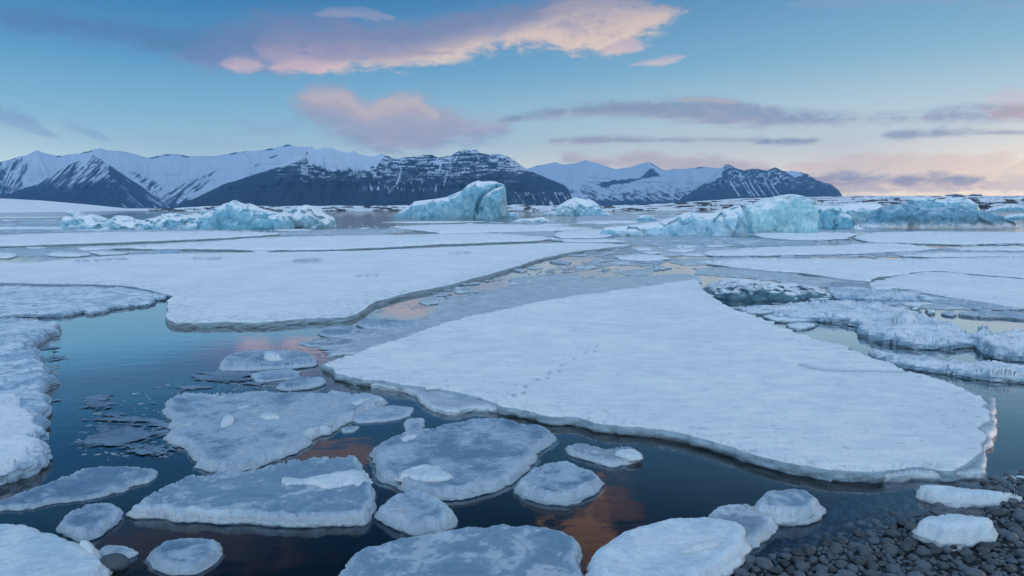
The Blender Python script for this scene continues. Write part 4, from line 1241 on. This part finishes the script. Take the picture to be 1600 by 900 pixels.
# thin skins of new ice
THIN = [([(60, 505), (120, 560), (95, 580), (92, 620), (75, 660), (60, 640), (75, 590), (60, 545)], 'dark ragged skin of ice along the rough grey floe at left'),
        ([(215, 640), (270, 600), (360, 590), (430, 600), (560, 600), (560, 611), (400, 609), (300, 610), (258, 622), (230, 660)], 'thin broken skin of ice above the big ragged floe'),
        ([(90, 640), (160, 610), (250, 650), (285, 700), (240, 720), (150, 715), (100, 690)], 'patchy skin of ice on the water left of the big ragged floe'),
        ([(230, 600), (330, 577), (400, 576), (430, 590), (380, 603), (280, 603)], 'faint skin of ice below the slab with a little peak'),
        ([(640, 468), (700, 450), (780, 432), (830, 425), (900, 412), (960, 398), (1060, 400), (1040, 415), (960, 416), (900, 428), (800, 432), (720, 456), (660, 480)], 'broken skin of ice floating in the pinkish channel'),
        ([(900, 394), (960, 387), (1000, 384), (1060, 398), (1000, 408), (930, 404)], 'grey mosaic of ice bits at the far end of the pinkish channel'),
        ([(930, 372), (1050, 368), (1180, 372), (1330, 376), (1400, 381), (1300, 382), (1180, 385), (1000, 384), (950, 380)], 'wide skin of broken ice in front of the long sloping iceberg'),
        ([(1110, 399), (1330, 396), (1460, 390), (1680, 390), (1680, 402), (1400, 403), (1200, 402)], 'grey broken strip behind the broad snow floe'),
        ([(1560, 742), (1580, 700), (1640, 690), (1680, 740), (1640, 760)], 'dark thin ice by the pebbles at the right edge'),
        ([(480, 540), (510, 520), (580, 512), (600, 520), (560, 540), (520, 556)], 'thin grey ice at the far left tip of the huge floe'),
        ([(-60, 346), (200, 347), (420, 358), (700, 352), (880, 346), (880, 356), (600, 358), (400, 362), (100, 362), (-60, 366)], 'grey broken ice around the foot of the far icebergs'),
        ([(900, 336), (1000, 334), (1300, 345), (1400, 355), (1350, 362), (1100, 370), (980, 360), (900, 350)], 'pale skin of ice around the long sloping iceberg')]
for i, (pts, lb) in enumerate(THIN):
    floe('thin_ice', pts, 0.008, MAT['thin_dark' if i in (0, 1, 2, 3) else 'thin_sparse' if i in (4, 5, 8) else 'thin'], lb, 'thin ice', jag=5, lump=0.002, step=5, foot=0.0, fine=1.4)

# ------------------------------------------------------------------ icebergs
BERG_BLUE = mat_berg('iceberg_turquoise', (0.09, 0.34, 0.48), (0.38, 0.63, 0.74), 0.30, 2.0, mess=0.6)
BERG_GREEN = mat_berg('iceberg_green', (0.20, 0.48, 0.56), (0.56, 0.76, 0.79), 0.25, 1.3, mess=0.6)
BERG_WHITE = mat_berg('iceberg_white', (0.12, 0.38, 0.52), (0.50, 0.70, 0.80), 0.55, 1.4, mess=0.7)
BERG_DARK = mat_berg('iceberg_dark', (0.05, 0.21, 0.34), (0.22, 0.43, 0.55), 0.22, 0.8, foot=0.45)
BERG_RAMP = mat_berg('iceberg_pale', (0.18, 0.42, 0.56), (0.52, 0.72, 0.82), 0.35, 1.3, mess=0.6)
BERG_GLASS = mat_berg('glassy_ice', (0.03, 0.10, 0.15), (0.10, 0.24, 0.31), 0.17, 0.5, mess=0.5)
PATCH = None


def iceberg(name, sil, base_y, mat, label, thick=0.9, step=1.6, rough=0.10, fac=0.12, seed=1, grooves=(), nt=56, frontness=0.8, cat='iceberg', chunk=None, lean=0.0, shear=0.0):
    d = float(ground(800, base_y, 0.0)[1])
    x0, x1 = sil[0][0], sil[-1][0]
    xs = np.arange(x0, x1 + step, step)
    ys = interp(sil, xs)
    c, s = math.cos(PITCH), math.sin(PITCH)
    H0 = np.maximum((base_y - ys) / F * d, 0.01)
    Hm = H0.max()
    # half depth varies along the berg
    endt = np.clip(np.minimum(xs - x0, x1 - xs) / (0.10 * (x1 - x0)), 0.05, 1) ** 0.6
    w = thick * (0.45 * Hm + 0.55 * H0) * endt * (1 + 0.25 * fbm(np.column_stack([xs / 40, xs * 0]), seed, 3))
    T = np.linspace(-0.08, 1.03, nt)
    verts = []
    for i, x in enumerate(xs):
        a = np.pi * T
        yy = -np.cos(a) * w[i]
        zz = np.sign(np.sin(a)) * np.abs(np.sin(a)) ** (0.75 if frontness > 0.5 else 1.0)
        # steep front: push the front half forward
        yc = d + w.max() * 0.9 + w[i] * 0.1 + lean * 0
        Y = yc + yy
        # true height so that the crest meets the traced silhouette from the eye height
        tan = el_tan(x, ys[i])
        Xr = (x - 800) / F
        rxy = math.hypot(Xr, 1.0)
        H = max(CAM_H + tan * (yc * rxy), 0.03)
        Z = np.where(zz > 0, zz * H, zz * 0.6 * Hm)
        Xw = Xr * yc / (c + (450 - ys[i]) / F * s) + shear * (zz - 0.5) * H0[i]
        verts.append(np.column_stack([np.full(nt, Xw), Y, Z]))
    V = np.concatenate(verts)
    sc = Hm
    q = V / sc
    tt = np.tile(T, len(xs))
    top = np.abs(tt - 0.5)
    wgt = np.clip(top / 0.12, 0.25, 1)
    ctr = np.array([0, 0, 0])
    n1 = ridged(q * 1.1, seed + 1, 5, 0.48) - 0.3
    n2 = fbm(q * np.array([2.2, 2.2, 1.0]) * 1.4, seed + 2, 5, 0.5)
    fv, ft = facets(q * 2.0 + 0.25 * n2[:, None], seed + 3)
    disp = (n1 * rough * 0.7 + n2 * rough * 0.4 + (fv * 0.35 + ft) * fac * 0.9) * sc * wgt
    a = np.pi * tt
    V[:, 1] += np.where(tt < 0.5, -1, 1) * disp * np.abs(np.cos(a)) ** 0.5
    V[:, 2] += np.where(V[:, 2] > 0.02 * sc, disp * 0.35 * np.clip(np.sin(a), 0, 1), 0)
    V[:, 0] += fbm(q * 2.0, seed + 7, 4) * 0.05 * sc
    if chunk:
        cz = np.round(V[:, 2] / (chunk * sc)) * chunk * sc
        V[:, 2] = V[:, 2] * 0.55 + cz * 0.45
    if grooves:
        ix, iy = project(V)
        fr = tt < 0.55
        for pts, rad, dep in grooves:
            dd = distpoly(ix, iy, pts, False)
            V[:, 1] += np.where(fr, dep * np.exp(-(dd / rad) ** 2), 0)
    org = np.array([V[:, 0].mean(), V[:, 1].mean(), 0.0])
    o = link_mesh(name, V, grid_faces(len(xs), nt), mat, origin=org)
    tag(o, label, cat)
    return o


# left, low and jumbled
iceberg('iceberg', [(104, 357), (108, 345), (112, 334), (118, 329), (124, 338), (132, 337), (142, 335), (150, 337), (158, 341), (170, 343), (180, 341), (195, 337), (206, 342), (225, 345), (245, 339), (262, 334), (278, 333), (292, 336), (305, 332), (322, 337), (330, 357)],
        358.5, BERG_WHITE, 'low jumbled white iceberg at the far left', seed=101, rough=0.28, fac=0.30, thick=1.3, step=1.3)
iceberg('iceberg', [(312, 357), (318, 338), (326, 330), (335, 325), (345, 323), (352, 318), (360, 315), (366, 312), (374, 316), (384, 319), (392, 318), (400, 323), (412, 328), (424, 331), (440, 334), (452, 342), (460, 357)],
        358.5, BERG_BLUE, 'turquoise hump between the jumbled left iceberg and the lower one beside it', seed=102, rough=0.14, fac=0.16, thick=1.0, step=1.3)
iceberg('iceberg', [(430, 356), (436, 338), (446, 328), (455, 326), (462, 328), (472, 323), (482, 320), (492, 324), (498, 330), (505, 333), (514, 338), (522, 344), (525, 355)],
        356.5, BERG_WHITE, 'low white-crusted iceberg with a blue crest, right of the turquoise hump', seed=103, rough=0.22, fac=0.25, thick=1.5, step=1.3)
# centre
iceberg('iceberg', [(612, 340), (625, 331), (640, 321), (648, 315), (660, 313), (680, 311), (698, 308), (712, 302), (722, 297), (730, 289), (738, 285), (746, 282), (752, 284), (765, 283), (774, 283.5), (780, 286), (787, 288), (790, 294), (791.5, 305), (792.5, 322), (795, 334), (799, 340)],
        341, BERG_BLUE, 'tall iceberg with a long left slope and a square upright end, before the dark mountain', seed=104, rough=0.05, fac=0.07, thick=0.7, step=1.2,
        grooves=[([(775, 292), (762, 300), (752, 308), (747, 318), (744, 330), (741, 340)], 2.4, 1.3), ([(786, 290), (777, 293)], 2.0, 0.6), ([(746, 332), (752, 331)], 3.0, 1.0)])
iceberg('iceberg_fragment', [(790, 340), (797, 333), (803, 331), (809, 335), (813, 340)], 341, BERG_BLUE, 'small ice knob at the right foot of the tall square-topped iceberg', seed=105, rough=0.1, thick=1.2, step=1.0)
iceberg('iceberg', [(848, 336), (858, 330), (870, 323), (880, 317), (888, 312), (896, 309), (903, 309), (912, 311), (920, 311), (928, 315), (938, 323), (948, 331), (957, 336)], 337, BERG_WHITE, 'small white-topped pyramid iceberg right of the tall one', seed=106, rough=0.10, fac=0.14, thick=1.0, step=1.2)
iceberg('iceberg_fragment', [(800, 347), (812, 342), (830, 341), (848, 339), (856, 343), (866, 347)], 348, BERG_WHITE, 'flat bluish ice fragment in front of the small pyramid iceberg', seed=107, rough=0.2, fac=0.2, thick=2.2, step=1.2)
iceberg('iceberg_fragment', [(990, 344), (1000, 338), (1012, 336.5), (1022, 340), (1028, 344)], 345, BERG_BLUE, 'little turquoise ice fragment behind the long sloping iceberg', seed=108, rough=0.1, thick=1.4, step=1.0)
# right of centre
iceberg('iceberg', [(938, 367), (944, 356), (960, 354), (985, 352), (1005, 349), (1030, 346), (1050, 340), (1062, 336), (1075, 331), (1090, 333), (1108, 333), (1125, 329), (1140, 324), (1150, 320), (1156, 321), (1160, 335), (1163, 350), (1170, 368)],
        369, BERG_RAMP, 'long iceberg sloping down to the left, in front of the ice dome', seed=109, rough=0.10, fac=0.12, thick=0.9, step=1.3, nt=64)
iceberg('iceberg', [(1152, 364), (1156, 335), (1162, 322), (1172, 319), (1184, 316), (1196, 313), (1206, 308), (1218, 305), (1232, 303), (1244, 304), (1254, 307), (1260, 313), (1264, 328), (1268, 346), (1270, 362)],
        365.5, BERG_GREEN, 'high rounded pale-green dome of ice, highest of the icebergs on the right', seed=110, rough=0.13, fac=0.14, thick=0.8, step=1.3, nt=64)
iceberg('iceberg', [(1262, 358), (1266, 326), (1275, 321), (1285, 322), (1295, 321), (1304, 322), (1312, 328), (1322, 333), (1329, 340), (1331, 352), (1328, 358)], 359, BERG_BLUE, 'small turquoise boulder of ice right beside the pale-green dome', seed=111, rough=0.12, fac=0.2, thick=0.9, step=1.3)
iceberg('iceberg_fragment', [(1326, 358), (1330, 347), (1336, 345), (1343, 351), (1349, 358)], 359, BERG_DARK, 'dark blue chip of ice between the turquoise boulder and the wave-shaped iceberg', seed=112, rough=0.1, fac=0.3, thick=1.0, step=1.0)
iceberg('iceberg', [(1296, 344), (1305, 324), (1320, 319), (1345, 317), (1370, 318), (1380, 330), (1390, 344)], 345, BERG_WHITE, 'smooth snowy hump of ice behind the turquoise boulder', seed=113, rough=0.03, fac=0.03, thick=1.0, step=1.5)
iceberg('iceberg', [(1342, 355), (1350, 350), (1362, 338), (1375, 326), (1390, 320), (1410, 318), (1430, 322), (1446, 326), (1462, 324), (1490, 323), (1520, 326), (1550, 332), (1566, 340), (1580, 348), (1594, 354)],
        356, BERG_DARK, 'long dark blue wave-shaped iceberg with white slush on its near face', seed=114, rough=0.13, fac=0.10, thick=0.9, step=1.5, nt=64)
iceberg('iceberg', [(1415, 338), (1424, 312), (1436, 308), (1450, 310), (1470, 312), (1484, 309), (1500, 308), (1510, 310), (1522, 322), (1530, 338)], 341, BERG_BLUE, 'turquoise iceberg showing above the dark wave-shaped one', seed=115, rough=0.08, fac=0.10, thick=0.8, step=1.3)
iceberg('iceberg_fragment', [(1540, 330), (1552, 324), (1575, 320), (1590, 322), (1600, 329)], 331, BERG_BLUE, 'low blue fragment at the far right shore, farther of the two', seed=116, rough=0.1, thick=1.4, step=1.3)
iceberg('iceberg_fragment', [(1560, 342), (1580, 335), (1610, 333), (1640, 334), (1660, 342)], 343, BERG_BLUE, 'low blue fragment at the right edge, nearer of the two', seed=117, rough=0.1, thick=1.6, step=1.3)
# dark glassy block among the floes
iceberg('glassy_ice_block', [(1098, 464), (1108, 453), (1120, 447), (1138, 440), (1152, 436), (1168, 437), (1184, 441), (1198, 439), (1212, 443), (1226, 446), (1242, 443), (1258, 448), (1275, 450), (1290, 456), (1306, 467)],
        472, BERG_GLASS, 'dark blue glassy ice block with snow caps, at the far corner of the huge floe', seed=118, rough=0.10, fac=0.16, thick=2.2, step=1.6, nt=64, cat='ice block')
# stranded blocks on the pebbles
def stranded(pts, z, mk, lb, **kw):
    P = ground(np.array([q[0] for q in pts]), np.array([q[1] for q in pts]), z)
    bz = float(bed_z(P).mean())
    return floe('ice_block', pts, z, MAT[mk], lb, 'ice block', base_z=bz + 0.0, crag=0.1, soft_wall=True, **kw)


stranded([(1434, 808), (1440, 799), (1460, 797), (1490, 796), (1520, 799), (1545, 803), (1559, 811), (1552, 819), (1525, 823), (1490, 824), (1460, 819)], 0.145, 'pale', 'boat-shaped white ice block stranded on the pebbles', jag=1.6, lump=0.012, lscale=0.1, rim=0.015, rimw=0.03, step=2.6, round_=0.6, wall=0.0)
stranded([(1429, 756), (1445, 753), (1470, 755), (1500, 759), (1540, 762), (1592, 765), (1575, 770), (1550, 773), (1500, 773), (1460, 769)], 0.075, 'pale', 'flat pointed white ice piece stranded at the waterline behind the boat-shaped block', jag=1.4, lump=0.01, step=2.6, round_=0.6)

# ------------------------------------------------------------------ brash: small loose bits
def brash(polys, label, seed, n, size, mat, zt=0.003):
    rs = np.random.RandomState(seed)
    V, Fc = [], []
    at_s, at_e = [], []
    tot = 0
    for poly in polys:
        P = np.array(poly, float)
        k = 0
        x0, y0 = P.min(0); x1, y1 = P.max(0)
        tries = 0
        while k < n and tries < n * 12:
            tries += 1
            x, y = rs.uniform(x0, x1), rs.uniform(y0, y1)
            if not inpoly(np.array([x]), np.array([y]), poly)[0]: continue
            g = ground(x, y, 0.0)
            if vn(np.array([[g[0] * 1.3, g[1] * 1.3, 0]]), seed)[0] < rs.uniform(-0.5, 0.4): continue
            d = math.hypot(*g)
            r = size * d / F * (0.35 + rs.rand() ** 3 * 2.2)
            m = rs.randint(5, 9)
            an = np.sort(rs.uniform(0, 2 * np.pi, m))
            rr = r * rs.uniform(0.6, 1.1, m)
            st = rs.uniform(1.0, 2.2)
            th = rs.uniform(-0.6, 0.6)
            px_ = np.cos(an) * rr * st; py_ = np.sin(an) * rr
            qx = px_ * math.cos(th) - py_ * math.sin(th); qy = px_ * math.sin(th) + py_ * math.cos(th)
            h = zt * rs.uniform(0.2, 1.0) + r * 0.02
            b = len(V)
            for i in range(m): V.append((g[0] + qx[i], g[1] + qy[i], h * rs.uniform(0.5, 1.0)))
            for i in range(m): V.append((g[0] + qx[i] * 0.9, g[1] + qy[i] * 0.9, -0.003))
            V.append((g[0], g[1], h * 1.15))
            at_s += [0.0] * m + [1.0] * m + [0.0]; at_e += [0.02] * m + [0.0] * m + [0.1]
            for i in range(m):
                j = (i + 1) % m
                Fc.append((b + i, b + j, b + 2 * m)); Fc.append((b + j, b + i, b + m + i, b + m + j))
            k += 1
    o = link_mesh('brash_ice', V, Fc, mat, smooth_shade=False, attrs={'side': at_s, 'edge': at_e, 'lump': np.zeros(len(V))})
    tag(o, label, 'ice bits', kind='stuff')
    return o


brash([[(60, 545), (90, 570), (92, 620), (75, 670), (60, 690), (62, 640), (72, 590)], [(120, 640), (230, 600), (270, 690), (200, 720), (120, 720)]], 'dark crumbs of ice along the rough floe at left', 5, 120, 2.0, MAT['clear'])
brash([[(240, 600), (340, 575), (480, 590), (600, 600), (600, 612), (300, 610)], [(430, 548), (520, 520), (600, 515), (540, 560)]], 'crumbs of ice around the slab in the calm water', 6, 110, 1.8, MAT['clear'])
brash([[(570, 490), (640, 462), (760, 434), (880, 404), (960, 388), (1080, 398), (1060, 430), (900, 440), (760, 455), (680, 478), (620, 505)]], 'loose bits of ice drifting in the pinkish channel', 7, 420, 2.2, MAT['slush'])
brash([[(930, 372), (1200, 370), (1600, 380), (1600, 402), (1200, 402), (1000, 400)]], 'loose bits of ice before the icebergs on the right', 8, 520, 2.4, MAT['slush'])
brash([[(1100, 440), (1300, 440), (1540, 470), (1600, 490), (1440, 490), (1280, 500), (1160, 480)]], 'loose bits of ice among the rubble on the right', 9, 420, 2.6, MAT['slush'])
brash([[(-20, 446), (200, 452), (250, 462), (130, 490), (-20, 492)]], 'loose bits of ice on the grey slab at left', 10, 120, 2.4, MAT['slush'])
brash([[(0, 345), (110, 345), (540, 352), (900, 345), (960, 352), (700, 362), (430, 366), (100, 362), (0, 362)]], 'loose bits of ice at the foot of the far icebergs', 11, 350, 1.6, MAT['snow'], 0.05)

# ------------------------------------------------------------------ rock under the left corner floe
# ------------------------------------------------------------------ beach cobbles
def mat_cobble():
    m, out = new_mat('basalt_cobble')
    p = pos()
    oi = E.nt.nodes.new('ShaderNodeObjectInfo')
    rnd = E(oi.outputs['Random'])
    n = noise(p, 40.0, 4, 0.6)
    v = noise(p, 6.0, 2, 0.5)
    col = mixc(smooth(rnd * 0.6 + v * 0.5, 0.2, 0.9), (0.008, 0.014, 0.021), (0.085, 0.115, 0.145))
    col = mixc(n * 0.4, col, (0.06, 0.07, 0.08))
    bsdf(out, col, smooth(v, 0.3, 0.7, 0.28, 0.55), n, 0.005, 0.5)
    return m


MAT['cobble'] = mat_cobble()
rs = np.random.RandomState(3)


def cobble_mesh(seed, sub=3):
    import bmesh
    bm = bmesh.new()
    bmesh.ops.create_icosphere(bm, subdivisions=sub, radius=1.0)
    V = np.array([v.co[:] for v in bm.verts])
    n = fbm(V * 0.9 + seed * 3.1, seed, 3)
    V = V * (1 + 0.22 * n)[:, None]
    f = [tuple(v.index for v in fa.verts) for fa in bm.faces]
    bm.free()
    # worn flat faces
    q = np.random.RandomState(seed)
    for _ in range(3):
        d = q.normal(size=3); d /= np.linalg.norm(d)
        h = q.uniform(0.72, 0.92)
        k = V @ d
        V = V - np.outer(np.clip(k - h, 0, None) * 0.75, d)
    return V, f


SHAPES = [cobble_mesh(i, 3) for i in range(8)]
SH_ME = []
for i, (V, f) in enumerate(SHAPES):
    me = bpy.data.meshes.new('cobble'); me.from_pydata(V.tolist(), [], f); me.update()
    me.polygons.foreach_set('use_smooth', [True] * len(me.polygons)); me.materials.append(MAT['cobble'])
    SH_ME.append(me)
SH_LOW = [cobble_mesh(i + 20, 2) for i in range(5)]

# stones laid by dart throwing over the strip along the waterline
stones = []
cell = {}
def free(x, y, r):
    cx, cy = int(x / 0.12), int(y / 0.12)
    for a in (-1, 0, 1):
        for b in (-1, 0, 1):
            for (X, Y, Rr) in cell.get((cx + a, cy + b), ()):
                if (X - x) ** 2 + (Y - y) ** 2 < (0.80 * (Rr + r)) ** 2: return False
    return True


corner = [ground(x, y, 0) for x, y in ((380, 960), (2300, 960), (2300, 700), (1720, 715), (1240, 760), (900, 800))]
cpoly = [tuple(c) for c in corner]
cx0, cy0 = np.min(corner, 0); cx1, cy1 = np.max(corner, 0)
for it in range(42000):
    x, y = rs.uniform(cx0, cx1), rs.uniform(cy0, cy1)
    big_ = it < 5000
    r = rs.uniform(0.021, 0.041) if big_ else rs.uniform(0.008, 0.020)
    if not free(x, y, r): continue
    stones.append((x, y, r)); cell.setdefault((int(x / 0.12), int(y / 0.12)), []).append((x, y, r))
S = np.array(stones)
S = S[inpoly(S[:, 0], S[:, 1], cpoly)]
Zs = bed_z(S[:, :2])
ix, iy = project(np.column_stack([S[:, :2], Zs]))
vis = (ix > -20) & (ix < 2500) & (iy < 1060)
S, Zs, ix, iy = S[vis], Zs[vis], ix[vis], iy[vis]
dist = np.hypot(S[:, 0], S[:, 1])
score = S[:, 2] / dist * (Zs > -0.06) * (ix > 1050) * (ix < 1605) * (iy < 905)
order = np.argsort(-score)
first = set(order[:290].tolist())
LV, LF = [], []
for i in range(len(S)):
    x, y, r = S[i]
    sc = (r * rs.uniform(0.95, 1.35), r * rs.uniform(0.8, 1.0), r * rs.uniform(0.55, 0.8))
    rot = (rs.uniform(-.3, .3), rs.uniform(-.3, .3), rs.uniform(0, 6.28))
    z = Zs[i] + sc[2] * 0.35
    if i in first:
        o = bpy.data.objects.new('cobble', SH_ME[rs.randint(8)])
        o.location = (x, y, z); o.scale = sc; o.rotation_euler = rot
        COL.objects.link(o)
        tag(o, 'smooth dark grey beach cobble lying among the others on the shore', 'cobble', 'cobbles on the beach')
    else:
        V, f = SH_LOW[rs.randint(5)]
        from mathutils import Euler
        Rm = np.array(Euler(rot).to_matrix())
        W = (V * np.array(sc)) @ Rm.T + np.array([x, y, z])
        b = sum(len(a) for a in LV)
        LV.append(W); LF += [tuple(k + b for k in q) for q in f]
if LV:
    o = link_mesh('cobbles', np.concatenate(LV), LF, MAT['cobble'])
    tag(o, 'mass of small dark cobbles on the shore and under shallow water', 'cobbles', kind='stuff')
print('stones', len(S))
# boulder by the corner floe
V, f = cobble_mesh(77, 4)
g = ground(176, 884, 0.0)
o = link_mesh('boulder', V * np.array([0.085, 0.07, 0.055]) + np.array([g[0], g[1], 0.0]), f, MAT['cobble'], origin=np.array([g[0], g[1], 0.0]))
tag(o, 'dark wet boulder poking out of the water beside the thick corner floe', 'boulder')
